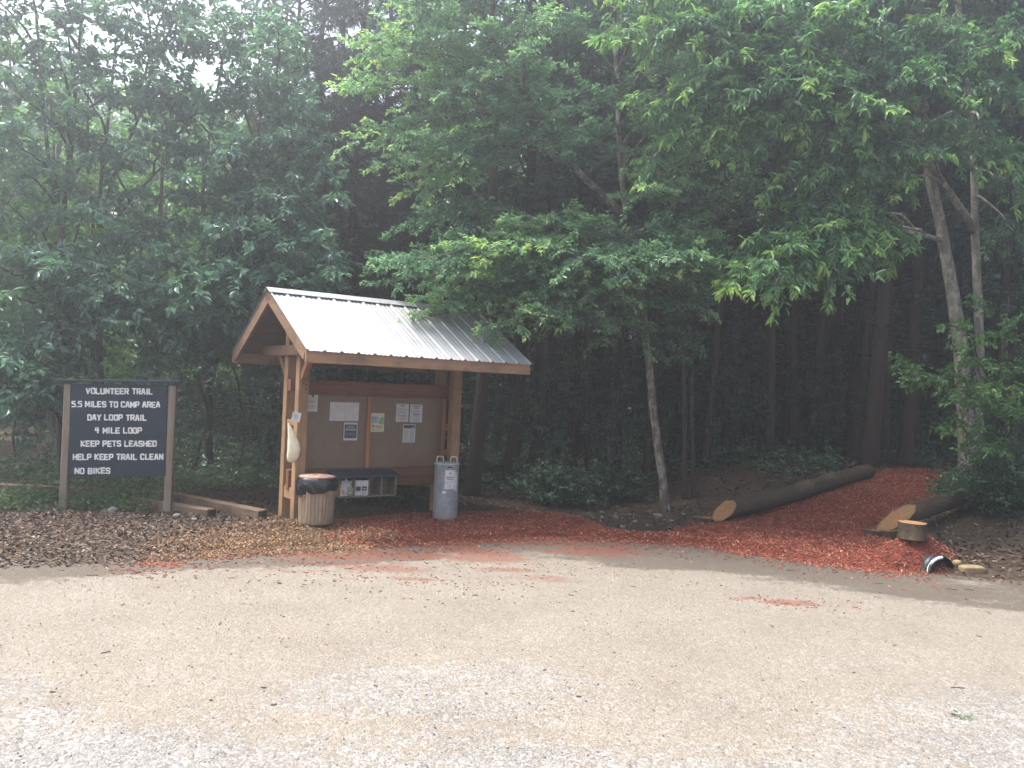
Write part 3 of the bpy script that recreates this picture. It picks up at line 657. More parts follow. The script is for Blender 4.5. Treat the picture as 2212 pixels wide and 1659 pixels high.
# ---- broad leaved thicket at the left
def thicket(seed, name, base, trunks, ends, label, leaf='broad_leaf', leafL=.15, leafW=.072, per=10, r=.075, bark='bark_brown', group=None, secL=1.05, sec=.19):
    t = Tree(seed, leafL=leafL, leafW=leafW, per=per, flat=.55, droop=.3, sec=sec, secL=secL, tw=.13, twL=.36, planar=.5, tipc=.4)
    TR = []
    for tk in trunks: TR.append(t.trunk(np.concatenate([[base + np.array([0, 0, -.15])], path_px(tk)]), r, .022))
    for (ex, ey, dz) in ends:
        e_ = at(ex, ey, dz)
        best = min(((np.linalg.norm(p - (e_ - np.array([0, 0, .35 * np.linalg.norm(e_[:2] - p[:2])]))), p.tolist()) for T_ in TR for p in T_[3:]), key=lambda a: a[0])[1]
        t.limb(curve(best, e_, t.rng, .1, 9), .028, f0=.42)
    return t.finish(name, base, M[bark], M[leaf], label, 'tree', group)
b = gnd(136, 1048); d_ = b[1]
thicket(31, 'thicket_tree', b, [[(130, 900, d_), (126, 700, d_), (126, 560, d_), (138, 455, d_), (150, 330, d_), (165, 180, d_), (175, 40, d_)], [(150, 860, d_), (140, 520, d_), (110, 400, d_), (95, 250, d_), (80, 60, d_)]],
    [(40, 640, 12.6), (120, 700, 12.7), (30, 760, 12.4), (-40, 830, 12.4), (100, 790, 12.8), (180, 630, 12.9), (260, 600, 13), (300, 690, 13.4), (200, 560, 13), (60, 540, 12.8), (0, 430, 13), (-50, 560, 12.6), (90, 350, 13.2), (200, 450, 13.4), (40, 200, 13.4), (120, 120, 13.6), (-60, 300, 13), (250, 300, 13.6), (280, 190, 14), (180, 30, 14), (60, 10, 13.8), (-40, 120, 13.4), (-60, 700, 12.4), (50, 860, 12.7), (140, 600, 12.5), (230, 680, 12.9), (20, 300, 13), (150, 240, 13.4), (330, 620, 13.2), (-20, 10, 13.6), (10, 840, 12.2), (100, -70, 13.8), (20, -90, 13.6), (190, -60, 13.8), (-60, -40, 13.4), (130, 40, 13.6)],
    'forked tree with large leaves drooping beside the dark sign, trunk behind its left post')
b = gnd(212, 1030); d_ = b[1] + .3; b = np.array([b[0], b[1] + .3, 0])
thicket(37, 'thicket_tree', b, [[(208, 800, d_), (211, 527, d_), (216, 400, d_), (235, 250, d_), (250, 90, d_)], [(200, 780, d_), (206, 540, d_), (188, 350, d_), (190, 200, d_)], [(215, 760, d_), (214, 530, d_), (240, 380, d_), (300, 260, d_), (330, 150, d_)], [(215, 760, d_), (220, 520, d_), (280, 430, d_), (360, 350, d_)]],
    [(220, 130, 14.6), (300, 60, 14.8), (380, 180, 14.6), (330, 300, 14.4), (420, 330, 14.6), (150, 160, 14.8), (280, 420, 14.6), (400, 60, 14.9), (450, 230, 14.8), (250, -40, 15), (360, -60, 15), (140, 60, 15), (380, 470, 14.6), (200, 320, 14.4), (300, 520, 14.4), (350, 140, 14.4), (300, -60, 14.6), (400, -30, 14.8), (230, 20, 14.6), (460, 20, 14.8)],
    'tree with a fan of thin stems rising above the left half of the sign', r=.07)
b = gnd(452, 1022); d_ = b[1]
thicket(41, 'thicket_tree', b, [[(448, 860, d_), (440, 640, d_), (437, 480, d_), (440, 350, d_), (470, 200, d_), (490, 60, d_)], [(452, 800, d_), (470, 600, d_), (520, 460, d_), (570, 350, d_), (600, 220, d_)]],
    [(520, 560, 13.4), (620, 540, 13.4), (700, 535, 13.4), (420, 590, 13.4), (460, 680, 13.8), (560, 640, 13.8), (650, 610, 13.8), (380, 690, 13.8), (600, 400, 13.8), (500, 300, 13.8), (640, 300, 13.8), (660, 220, 14), (560, 150, 14), (450, 80, 14.2), (600, 60, 14.2), (350, 200, 14.2), (690, 600, 13.5), (480, 470, 13.6), (580, 500, 13.5), (360, 560, 13.6), (530, 700, 14.2), (680, 330, 13.8), (520, 30, 14.4), (420, 400, 13.8), (640, 470, 13.6), (700, 430, 13.6), (440, 620, 13.2), (340, 760, 14)],
    'spreading tree between the sign and the shelter, glossy leaves reaching towards the gable')
b = gnd(60, 1030); b = np.array([b[0] - .3, b[1] + 2.0, 0]); d_ = b[1]
thicket(43, 'thicket_tree', b, [[(60, 900, d_), (55, 700, d_), (40, 500, d_), (30, 300, d_), (20, 100, d_)], [(95, 880, d_), (100, 700, d_), (110, 500, d_), (130, 250, d_)]],
    [(20, 620, 15.4), (110, 600, 15.6), (-60, 480, 15), (60, 420, 15.4), (0, 250, 15.5), (100, 200, 15.6), (40, 80, 15.6), (160, 380, 15.4), (-80, 700, 15), (180, 520, 15.6), (-40, 80, 15.4), (80, 500, 15.2)],
    'slim grey-stemmed tree at the left edge behind the sign post', r=.07, bark='bark_grey', leaf='lit_leaf')

# ---- generic woodland trees, one builder, copied with their parts
def wood_tree(seed, name, H=13., r=.14, h0=4., nl=26, reach=2.4, leaf='dark_leaf', bark='bark_brown', leafL=.21, leafW=.10, per=8, dead=10, sec=.3, twL=.42, tw=.2, secL=1.15, lean=.3, elev=(.1, .7), label='', planar=.6, droop=.25, taper=.5):
    t = Tree(seed, leafL=leafL, leafW=leafW, per=per, flat=.6, droop=droop, sec=sec, secL=secL, tw=tw, twL=twL, planar=planar, tipc=.35)
    rng = t.rng
    bx_, by_ = rng.normal() * .12, rng.normal() * .12; P = [np.array([0, 0, -.3])]
    for i in range(1, 9): P.append(np.array([rng.normal() * .035 + lean * i / 8 * .6 + bx_ * math.sin(i * .7), rng.normal() * .035 + by_ * math.sin(i * .6), H * i / 8]))
    T_ = t.trunk(P, r, .03)
    for i in range(nl):
        f = (i + .5) / nl; z = h0 + (H - h0) * f; p = nearest_on(T_, z); az = i * 2.4 + rng.normal() * .4
        l = reach * (1 - taper * f ** 1.4) * rng.uniform(.6, 1.15) * (.55 + .45 * min(1, f * 3 + .3)); el = rng.uniform(*elev)
        t.limb(curve(p, p + l * np.array([math.cos(az) * math.cos(el), math.sin(az) * math.cos(el), math.sin(el)]), rng, .06, 7), max(.012, r * .22), f0=.2, sides=5)
    for i in range(dead):
        z = rng.uniform(1.2, h0); p = nearest_on(T_, z); az = rng.random() * 6.28; l = rng.uniform(.5, 1.6); el = rng.uniform(-.1, .5)
        tube(t.wood, curve(p, p + l * np.array([math.cos(az) * math.cos(el), math.sin(az) * math.cos(el), math.sin(el)]), rng, .04, 5), np.linspace(.016, .004, 5), 4, False)
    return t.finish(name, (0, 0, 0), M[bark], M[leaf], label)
PROTO = dict(
    broad=wood_tree(101, 'woodland_tree', 13, .13, 3.2, 30, 2.6, label='x'),
    broad2=wood_tree(102, 'woodland_tree', 14.5, .16, 4.2, 30, 2.9, label='x', bark='bark_brown', dead=14),
    lit=wood_tree(103, 'understory_tree', 8.5, .08, 1.6, 26, 2.2, leaf='lit_leaf', bark='bark_brown', label='x', dead=4),
    cedar=wood_tree(104, 'cedar_tree', 12.5, .13, 2.6, 52, 2.0, leaf='cedar_leaf', bark='bark_cedar', leafL=.12, leafW=.026, per=16, sec=.17, secL=.8, tw=.1, twL=.3, elev=(-.15, .45), label='x', dead=18, planar=.5, droop=.3, taper=.7),
    pole=wood_tree(105, 'forest_trunk', 14, .15, 5.5, 26, 2.3, leaf='dark_leaf', bark='bark_cedar', label='x', dead=26),
    pole2=wood_tree(106, 'forest_trunk', 13, .11, 4.8, 24, 2.1, leaf='dark_leaf', bark='bark_brown', label='x', dead=22, lean=.9),
    sapling=wood_tree(107, 'sapling', 3.6, .028, .5, 22, 1.1, leaf='dark_leaf', bark='bark_brown', leafL=.11, leafW=.05, label='x', dead=0, sec=.2, secL=.6, tw=.13, twL=.26, elev=(-.05, .5)),
)
used = set()
def plant(kind, px, depth, sc=1., rz=None, label=None, group=None, name=None):
    d = ray(px, 829.5); P = CAM + d * depth / (d @ Fv); x, y = P[0], P[1]
    z = float(terrain(x, y)); rz = random.uniform(0, 6.28) if rz is None else rz
    if kind not in used:
        used.add(kind); o = PROTO[kind]; o.location = (x, y, z); o.rotation_euler = (0, 0, rz); o.scale = (sc,) * 3
        o['label'] = label; 
        if group: o['group'] = group
    else: o = dup(PROTO[kind], (x, y, z), rz, sc, label, group)
    return o
random.seed(4)
# cedars behind the shelter
for px, dpt, s_, lb in [(745, 17.2, .95, 'tall dark cedar directly behind the left gable of the shelter'), (860, 18.4, 1.05, 'tall dark cedar rising behind the middle of the metal roof'), (975, 17.6, .92, 'dark cedar half hidden by the elm sprays above the roof'), (655, 19.5, 1.1, 'dark cedar between the spreading tree and the left gable'), (800, 20.8, 1.12, 'dark cedar second behind the left half of the roof'), (915, 20.2, 1.1, 'dark cedar second behind the right half of the roof'), (705, 21.5, 1.1, 'dark cedar farthest back behind the left gable'), (590, 22.5, 1.05, 'dark cedar farthest back behind the spreading tree')]:
    plant('cedar', px, dpt, s_, None, lb)
G = 'dark trunks inside the shaded woods'
for px, dpt, s_ in [(1172, 16.9, .8), (1235, 18.2, .85), (1285, 17.3, .75), (1345, 18.0, .8), (1405, 17.4, .8), (1530, 17.2, .8), (1585, 18.0, .85), (1632, 18.6, .85), (1695, 19.6, .9), (1755, 18.2, .8), (1830, 20.2, .9), (1918, 18.4, .85), (1990, 18.8, .85), (2040, 20.4, .9)]:
    plant('pole2', px, dpt, s_, None, 'slim dark trunk close behind the edge of the woods', 'slim trunks along the wood edge')
for kd, px, dpt, s_, lb in [('pole', 1882, 16.6, 1.1, 'thick dark trunk standing at the far end of the long log'), ('pole', 1958, 17.0, .95, 'dark trunk at the head of the mulch path'), ('pole2', 1845, 17.8, .95, 'thin leaning dark trunk close behind the thick trunk by the log'),
        ('pole', 1812, 19.2, .95, 'dark trunk behind the middle of the long log'), ('pole2', 1722, 18.6, 1.0, None), ('pole2', 1668, 17.2, .85, None), ('pole', 1785, 22, .9, None), ('pole2', 1612, 20.5, 1.0, None), ('pole', 1555, 19.5, .9, None), ('pole2', 1640, 24, 1.1, None), ('pole', 1740, 26, 1.0, None), ('pole2', 1905, 22, 1., None), ('pole', 2015, 20.5, .85, None), ('pole2', 2060, 23, 1., None), ('pole', 2165, 19.0, .9, None), ('pole2', 2195, 24, 1, None)]:
    plant(kd, px, dpt, s_, None, lb or 'slender dark trunk deep in the shaded woods right of the elm', None if lb else G)
for kd, px, dpt, s_ in [('pole', 1108, 17.4, 1.1), ('pole2', 1150, 19.0, 1.), ('pole2', 1212, 20.5, 1.), ('pole', 1252, 24, 1.), ('pole2', 1312, 19.2, .9), ('pole', 1385, 22, 1.), ('pole2', 1455, 20.2, 1.), ('pole', 1525, 24, 1.)]:
    plant(kd, px, dpt, s_, None, 'dark trunk in deep shade between the shelter and the pale elm trunk', 'dark trunks between shelter and elm')
plant('pole', 1028, 15.6, .95, None, 'dark trunk close behind the right end of the shelter')
for kd, px, dpt, s_ in [('broad', 590, 18.6, .9), ('broad2', 500, 24, .7), ('broad', -130, 19, .75)]:
    plant(kd, px, dpt, s_, None, 'leafy woodland tree in the second row behind the sign', 'woodland trees behind the sign')
for kd, px, dpt, s_ in [('broad2', 700, 25, .72), ('broad', 1080, 23.5, 1.), ('broad2', 1180, 26, 1.), ('broad', 1300, 23, 1.), ('broad2', 1420, 25, 1.05), ('broad', 1540, 21.5, 1.), ('broad2', 1650, 21, 1.), ('broad', 1760, 20, .95), ('broad2', 1850, 24, 1.1), ('broad', 1960, 21, 1.), ('broad2', 2080, 19.5, 1.), ('broad', 2180, 17.5, .9), ('broad2', 2290, 19, 1.)]:
    plant(kd, px, dpt, s_, None, 'tall woodland tree closing the canopy behind the front row', 'woodland trees behind the front row')
for px, dpt, s_, lb in [(330, 19.5, 1., 0), (90, 22, 1.05, 0), (190, 24, 1.1, 0), (480, 25, 1.1, 0), (-60, 21, 1., 0), (560, 23, 1.1, 0), (640, 27, 1.25, 0), (380, 27, 1.2, 0)]:
    plant('lit', px, dpt, s_, None, 'light green understory tree in the clearing behind the sign', 'light green trees in the clearing')
for kd, px, dpt, s_ in [('broad', -230, 15.5, .8), ('broad2', -420, 15, .8), ('broad', -600, 16, .85), ('broad2', 2420, 16, .9), ('broad', 2600, 15, .9), ('broad2', 2800, 16.5, .95)]:
    plant(kd, px, dpt, s_, None, 'leafy tree continuing the wood edge past the side of the view', 'trees past the sides of the view')
for px, dpt, s_ in [(1180, 16.8, .7), (1260, 17.8, .95), (1330, 16.5, .6), (1560, 17.6, .8), (1700, 20.5, 1.), (1610, 18.4, .7), (1040, 18, .9), (1480, 18.4, .95), (1770, 17.8, .6), (1920, 19.2, .75), (2040, 18.4, .8), (1840, 21, 1.), (1410, 19.5, 1.), (1110, 20.5, 1.1), (1660, 22.5, 1.1), (1980, 22, 1.1), (2120, 21, 1.)]:
    plant('sapling', px, dpt, s_, None, 'low dark green sapling in the shade under the trees', 'saplings in the shaded understory')
for px, dpt, s_ in [(520, 17.6, .7), (600, 17.2, .6), (680, 16.4, .65), (760, 15.8, .5), (820, 15.6, .45), (880, 15.9, .5), (430, 18.6, .8), (340, 17.5, .6), (40, 17, .7)]:
    plant('sapling', px, dpt, s_, None, 'low leafy sapling growing behind the timbers and the shelter', 'saplings behind timbers and shelter')

# small tree with light leaves and the dark shrub at its foot, right edge
b = gnd(2178, 1085); d_ = b[1]
t = Tree(61, leafL=.105, leafW=.06, per=7, flat=.6, droop=.3, sec=.22, secL=.5, tw=.13, twL=.26, planar=.4, tipc=.6)
T_ = t.trunk(np.concatenate([[b - np.array([0, 0, .1])], path_px([(2170, 1000, d_), (2165, 900, d_), (2160, 800, d_), (2170, 720, d_), (2180, 640, d_)])]), .03, .01)
for i, ex, ey, dz in [(8, 1945, 785, 12.6), (9, 1985, 800, 12.4), (10, 2050, 700, 12.8), (16, 2130, 645, 13), (14, 2205, 690, 13), (8, 2080, 850, 12.6), (7, 2150, 830, 12.5), (7, 2215, 880, 12.8), (6, 2055, 920, 12.7), (5, 2120, 960, 12.8), (9, 2230, 780, 13), (11, 2090, 760, 12.6)]:
    t.limb(curve(T_[i], at(ex, ey, dz), t.rng, .08, 7), .012, f0=.3)
t.finish('sapling', b, M['bark_brown'], M['sapling_leaf'], 'sapling with light green leaves reaching across the pale twin trunks')
def shrub(seed, base, R_, H_, leaf, label, n=26, leafL=.07, leafW=.04, group=None, name='shrub', per=7):
    t = Tree(seed, leafL=leafL, leafW=leafW, per=per, flat=.55, droop=.15, sec=.16, secL=.4, tw=.1, twL=.2, planar=.5, tipc=.45)
    base = np.array(base, float)
    for i in range(n):
        az = i * 2.4; el = t.rng.uniform(.25, 1.35); l = t.rng.uniform(.6, 1.05)
        e_ = base + np.array([math.cos(az) * math.cos(el) * R_, math.sin(az) * math.cos(el) * R_, math.sin(el) * H_]) * l
        t.limb(curve(base + np.array([0, 0, -.03]), e_, t.rng, .08, 6), .008, f0=.25, sides=4)
    root = empty(name, base); tag(root, label, 'shrub', group)
    t.wood.build('stems', M['bark_brown'], root, off=base); t.leaves().build('foliage', M[leaf], root, off=base); return root
def gz(px, py):
    d = ray(px, py); tt = np.arange(6, 40, .01); P = CAM + d[None] * tt[:, None]; k_ = np.argmax(P[:, 2] <= surf(P[:, 0], P[:, 1])); return P[k_].copy()
shrub(71, gz(2140, 1110), .75, .95, 'shrub_leaf', 'dense dark green shrub at the foot of the pale twin trunks', 60)
shrub(72, gz(2075, 1072), .35, .35, 'shrub_leaf', 'small shrub leaning over the right-hand log', 26)
shrub(73, gz(2215, 1100), .7, 1.0, 'shrub_leaf', 'dark shrub cut by the right edge beside the bank', 34)
for i, (px, py, r_, h_) in enumerate([(1240, 1095, .5, .65), (1330, 1085, .6, .8), (1180, 1090, .5, .6)]):
    shrub(80 + i, gz(px, py), r_, h_, 'dark_leaf', 'low dark bush at the wood edge right of the shelter', 26, group='low bushes beside the drain')
for i, (px, py, r_, h_) in enumerate([(770, 1085, .5, .5), (880, 1082, .55, .55), (830, 1078, .5, .6)]):
    shrub(90 + i, gz(px, py), r_, h_, 'shrub_leaf', 'low leafy bush seen beneath the notice panel', 24, group='bushes under the notice panel')

# undergrowth and weeds
def tufts(mb, P, rng, h=(.1, .3), L=(.05, .12), per=7, w=.35):
    n = len(P); z = surf(P[:, 0], P[:, 1]); k = per
    hh = h[0] + (h[1] - h[0]) * rng.random((n, 1))
    pos = np.stack([P[:, 0], P[:, 1], z], -1)[:, None] + np.stack([rng.normal(size=(n, k)) * .06, rng.normal(size=(n, k)) * .06, hh * rng.random((n, k))], -1)
    az = rng.random((n, k)) * 6.28; el = rng.uniform(-.3, .9, (n, k))
    ld = np.stack([np.cos(az) * np.cos(el), np.sin(az) * np.cos(el), np.sin(el)], -1)
    up = unit(np.array([0, 0, 1.]) + rng.normal(size=(n, k, 3)) * .5); nn = unit(up - ld * (up * ld).sum(-1, keepdims=True)); sd_ = np.cross(nn, ld)
    l = (L[0] + (L[1] - L[0]) * rng.random((n, k)))[..., None]; wd = l * w / 2
    V = np.stack([pos, pos + ld * l * .35 + sd_ * wd, pos + ld * l * .7 + sd_ * wd * .7, pos + ld * l - nn * l * .15, pos + ld * l * .7 - sd_ * wd * .7, pos + ld * l * .35 - sd_ * wd], 2).reshape(-1, 3)
    N = n * k; q = np.array([[0, 1, 2, 3], [0, 3, 4, 5]])
    mb.add(V, (np.arange(N)[:, None, None] * 6 + q[None]).reshape(-1, 4), attr=np.repeat(rng.random(N), 6))
rng = np.random.default_rng(77)
mb = MB()
WEED = gpoly([(-150, 1118), (0, 1112), (140, 1112), (240, 1110), (330, 1112), (375, 1110), (372, 1085), (330, 1040), (200, 1035), (0, 1045), (-150, 1050)])
P = scatter(WEED, 1700, rng, .15); P = P[vnoise(P[:, 0] * 1.6, P[:, 1] * 1.6, 5) > .34]; tufts(mb, P, rng, (.05, .32))
P = scatter(gpoly([(380, 1075), (600, 1050), (620, 1030), (400, 1030), (0, 1030), (0, 1050)]), 750, rng, .3); P = P[vnoise(P[:, 0] * 1.3, P[:, 1] * 1.3, 6) > .42]; tufts(mb, P, rng, (.05, .3))
tag(mb.build('weeds', M['weed']), 'green weeds and grass growing round the foot of the sign', 'weeds', kind='stuff')
mb = MB(); n = 5200
P = np.stack([rng.uniform(-10, 13, n), rng.uniform(15, 27, n)], -1); P = P[(vnoise(P[:, 0] * .7, P[:, 1] * .7, 8) > .4) & (sdist(RED, P[:, 0], P[:, 1]) < -.25)]; tufts(mb, P, rng, (.05, .55), (.07, .16), 10, .45)
tag(mb.build('undergrowth', M['dark_leaf']), 'dark leafy undergrowth covering the floor of the woods', 'undergrowth', kind='stuff')

# far woods: one mass of leaf clumps and thin trunks behind everything
rng = np.random.default_rng(99); mbw = MB(); mbl = MB()
def topz(x):
    return np.interp(x, [-40, -16, -11, -7, -3, 2, 6, 12, 40], [13.5, 12.5, 11.5, 10.5, 11, 14, 17, 19, 19])
C = []
for i in range(330):
    y_ = rng.uniform(27, 40); x_ = rng.uniform(-34, 36) * y_ / 34; zt = float(topz(x_ * 30 / y_)) * y_ / 30 * rng.uniform(.75, 1.05)
    p = np.array([x_, y_, float(g0(x_, y_))]); tube(mbw, [p, p + np.array([rng.normal() * .3, 0, zt * .5]), p + np.array([rng.normal() * .5, 0, zt])], [.13, .09, .03], 6)
    m = int(14 + zt * 2.6); f = rng.random(m) ** 1.15; rad = 2.2 * (1 - .6 * f)
    a = rng.random(m) * 6.28; rr = rad * np.sqrt(rng.random(m))
    C.append(np.stack([x_ + rr * np.cos(a), y_ + rr * np.sin(a), p[2] + .15 + zt * f], -1))
C = np.concatenate(C); k = 34
pos = (C[:, None] + rng.normal(size=(len(C), k, 3)) * np.array([.5, .5, .28])).reshape(-1, 3); N = len(pos)
ld = unit(rng.normal(size=(N, 3)) * np.array([1, 1, .5])); up = unit(np.array([0, 0, 1.]) + rng.normal(size=(N, 3)) * .6); nn = unit(up - ld * (up * ld).sum(-1, keepdims=True)); sv = np.cross(nn, ld)
L_ = rng.uniform(.25, .5, (N, 1)); Wd = L_ * .24
V = np.stack([pos, pos + ld * L_ * .4 + sv * Wd, pos + ld * L_, pos + ld * L_ * .4 - sv * Wd], 1).reshape(-1, 3)
mbl.add(V, np.arange(N * 4).reshape(-1, 4), attr=np.repeat(rng.random(N), 4))
fw = mbl.build('far_woods', M['broad_leaf']); tag(fw, 'hazy green mass of woods closing the view behind the trees', 'woods', kind='stuff')
mbw.build('far_trunks', M['bark_brown'], fw)['kind'] = 'stuff'

# ------------------------------------------------------------------ shelter with the notice panel
KX, KY, KYAW = -3.5457, 11.7193, .6063
KL, KRD, KH, KE = 3.5228, 1.5737, 3.3614, 2.493
PA, PB, PD = .4759, KL - .4818, .4925
kiosk = empty('trail_shelter', (KX, KY, 0), KYAW)
tag(kiosk, 'timber notice shelter with a ribbed metal gable roof beside the mulch path', 'shelter')
def kbox(u, w, z, mb): box(mb, (u[0], -w[1], z[0]), (u[1], -w[0], z[1]))
h = .075
for u_, w_ in ((PA, PD / 2), (PA, -PD / 2), (PB, PD / 2), (PB, -PD / 2)):
    mb = MB(); kbox((u_ - h, u_ + h), (w_ - h, w_ + h), (-.25, 3.06), mb); mb.build('post', M['post_wood'], kiosk)
for u_, zs_ in ((PA, [(1.43, 1.51), (.36, .53)]), (PB, [(1.375, 1.474), (.96, 1.06)])):
    for z_ in zs_:
        mb = MB(); kbox((u_ - .055, u_ + .055), (-PD / 2 + h, PD / 2 - h), z_, mb); mb.build('spacer_block', M['post_wood'], kiosk)
for dz_, dx_ in ((2.03, .03), (1.97, .03), (2.06, -.02)):
    mb = MB(); lathe(mb, [(.0, 0), (.014, .0), (.014, .006), (.008, .010), (.0, .010)], n=8); o = mb.build('bolt', M['dark_ink'], kiosk); o.location = (PA + dx_, -PD / 2 - h - .001, dz_); o.rotation_euler = (R(90), 0, 0)
# roof slopes
def slope_pt(u, s_, side, up=0.):
    """s_: distance down from the ridge 0..1, side +1 front, -1 back, up: along the normal"""
    w = KRD * s_; z = KH - (KH - KE) * s_; Ls = math.hypot(KRD, KH - KE)
    nw, nz = (KH - KE) / Ls, KRD / Ls
    return np.array([u, -side * (w + up * nw), z + up * nz])
for side in (1, -1):
    mb = MB()       # ribbed sheet
    us = []; hs_ = []
    nr = 15; pitch = KL / nr
    for i in range(nr + 1):
        c = i * pitch
        for du, hh in ((-.032, 0), (-.012, .022), (.012, .022), (.032, 0)):
            if -.03 <= c + du <= KL + .03: us.append(c + du); hs_.append(hh)
        if i < nr:
            for q_ in (.36, .64):
                us += [c + pitch * q_ - .02, c + pitch * q_, c + pitch * q_ + .02]; hs_ += [0, .006, 0]
    us = np.array(us); hs_ = np.array(hs_); o_ = np.argsort(us); us = us[o_]; hs_ = hs_[o_]; n = len(us)
    V = []; 
    for lay in (0, -.004):
        for s_ in (.0, .35, .7, 1.035): V += [slope_pt(u_, s_, side, hh + .012 + lay) for u_, hh in zip(us, hs_)]
    Q = []
    for lay in range(2):
        for j in range(3):
            for i in range(n - 1):
                a = lay * 4 * n + j * n + i; f = [a, a + 1, a + n + 1, a + n]; Q.append(f if (lay == 0) == (side == -1) else f[::-1])
    for i in range(n - 1): Q.append([3 * n + i, 3 * n + i + 1, 7 * n + i + 1, 7 * n + i])
    mb.add(V, Q); mb.build('roof_sheet', M['roof_metal'], kiosk)
    mb = MB()       # deck boards under the sheet
    V = [slope_pt(u_, s_, side, up_) for up_ in (.008, -.022) for u_ in (.04, KL - .04) for s_ in (0.01, .985)]
    mb.add(V, [[0, 1, 3, 2], [4, 6, 7, 5], [0, 4, 5, 1], [2, 3, 7, 6], [0, 2, 6, 4], [1, 5, 7, 3]]); mb.build('roof_deck', M['deck_wood'], kiosk)
    for u0 in (.005, KL - .045):     # barge boards
        mb = MB(); V = [slope_pt(u_, s_, side, up_) for up_ in (.006, -.155) for u_ in (u0, u0 + .04) for s_ in (0., 1.0)]
        mb.add(V, [[0, 1, 3, 2], [4, 6, 7, 5], [0, 4, 5, 1], [2, 3, 7, 6], [0, 2, 6, 4], [1, 5, 7, 3]]); mb.build('barge_board', M['barge_wood'], kiosk)
    for u0 in (1.1, 2.35):     # inner rafters
        mb = MB(); V = [slope_pt(u_, s_, side, up_) for up_ in (-.024, -.16) for u_ in (u0, u0 + .045) for s_ in (0.03, .97)]
        mb.add(V, [[0, 1, 3, 2], [4, 6, 7, 5], [0, 4, 5, 1], [2, 3, 7, 6], [0, 2, 6, 4], [1, 5, 7, 3]]); mb.build('rafter', M['deck_wood'], kiosk)
    mb = MB(); w0 = KRD - .002
    kbox((.0, KL), (w0, w0 + .04) if side > 0 else (-w0 - .04, -w0), (KE - .172, KE - .008), mb); mb.build('fascia', M['fascia_wood'], kiosk)
mb = MB(); V = []
for u_ in (-.03, KL + .03):
    V += [slope_pt(u_, .085, 1, .042), slope_pt(u_, .08, 1, .046), slope_pt(u_, 0, 1, .05), slope_pt(u_, .08, -1, .046), slope_pt(u_, .085, -1, .042), slope_pt(u_, 0, 1, .035)]
mb.add(V, [[i, (i + 1) % 6, 6 + (i + 1) % 6, 6 + i] for i in range(6)], ngons=[list(range(6)), list(range(6, 12))[::-1]]); mb.build('ridge_cap', M['roof_metal'], kiosk)
mb = MB(); kbox((.05, KL - .05), (-.03, .03), (KH - .25, KH - .05), mb); mb.build('ridge_beam', M['deck_wood'], kiosk)
for u_ in (PA, PB):
    mb = MB(); kbox((u_ - .13, u_ - h - .004), (-1.25, 1.25), (2.45, 2.60), mb); mb.build('tie_beam', M['barge_wood'], kiosk)
    for s_ in ((1, -1) if u_ == PA else ()):
        mb = MB(); a0 = PD / 2 + h - .02; c_ = np.array([0, 0, 0])
        P0 = np.array([u_ - .035, -s_ * a0, 2.12]); P1 = np.array([u_ - .035, -s_ * (a0 + .42), 2.56])
        d_ = unit(P1 - P0); nrm = np.array([0, d_[2], -d_[1]]) * .045
        V = [p + q_ + np.array([x_, 0, 0]) for x_ in (-.02, .05) for p in (P0, P1) for q_ in (-nrm, nrm)]
        mb.add(V, [[0, 1, 3, 2], [4, 6, 7, 5], [0, 4, 5, 1], [2, 3, 7, 6], [0, 2, 6, 4], [1, 5, 7, 3]]); mb.build('knee_brace', M['beam_wood'], kiosk)
# notice panel between the post pairs
mb = MB(); kbox((.37, PB + .06), (-.055, .055), (1.93, 2.105), mb); mb.build('rail', M['rail_wood'], kiosk)
mb = MB(); kbox((PA + .02, PB - .02), (-.03, .048), (1.885, 1.928), mb); mb.build('rail', M['rail_wood'], kiosk)
mb = MB(); kbox((.40, PB - .01), (-.055, .055), (.645, .785), mb); mb.build('rail', M['rail_wood'], kiosk)
mb = MB(); kbox((.40, PB - .01), (-.055, .046), (.50, .640), mb); mb.build('rail', M['rail_wood'], kiosk)
mb = MB(); kbox((PA + .03, PB - .03), (-.01, .012), (.787, 1.884), mb); mb.build('notice_panel', M['panel_sheet'], kiosk)
mb = MB(); kbox((1.605, 1.67), (.014, .05), (.788, 1.883), mb); mb.build('panel_divider', M['trim_wood'], kiosk)
for u_ in (PA + .04, PB - .10):
    mb = MB(); kbox((u_, u_ + .06), (.014, .045), (.788, 1.883), mb); mb.build('panel_trim', M['trim_wood'], kiosk)
# leaflet rack under the panel
rack = MB(); U0_, U1_, W0_, W1_ = 1.07, 2.0, .075, .36
kbox((U0_, U1_), (W0_, W0_ + .015), (.40, .68), rack); rk = rack.build('leaflet_rack', M['grey_wood'], kiosk)
mb = MB(); kbox((U0_, U1_), (W0_ + .016, W1_), (.385, .402), mb); mb.build('shelf', M['grey_wood'], rk)
for q_ in (0, .254, .508, .735, 1):
    mb = MB(); u_ = U0_ + (U1_ - U0_) * q_ - (.009 if 0 < q_ < 1 else (.018 if q_ == 1 else 0)); kbox((u_, u_ + .018), (W0_ + .016, W1_ - .005), (.403, .678), mb); mb.build('divider', M['grey_wood'], rk)
mb = MB(); V = []
for u_ in (.985, 2.02):
    V += [(u_, -.06, .772), (u_, -.40, .716), (u_, -.405, .684), (u_, -.06, .735)]
mb.add(V, [[0, 1, 2, 3][::-1], [4, 5, 6, 7], [0, 4, 5, 1][::-1], [1, 5, 6, 2][::-1], [2, 6, 7, 3][::-1], [3, 7, 4, 0][::-1]]); mb.build('lid', M['navy_paint'], rk)

KM = Matrix.Translation((KX, KY, 0)) @ Matrix.Rotation(KYAW, 4, 'Z')
def kw(u, w, z): return np.array(KM @ Vector((u, -w, z)))

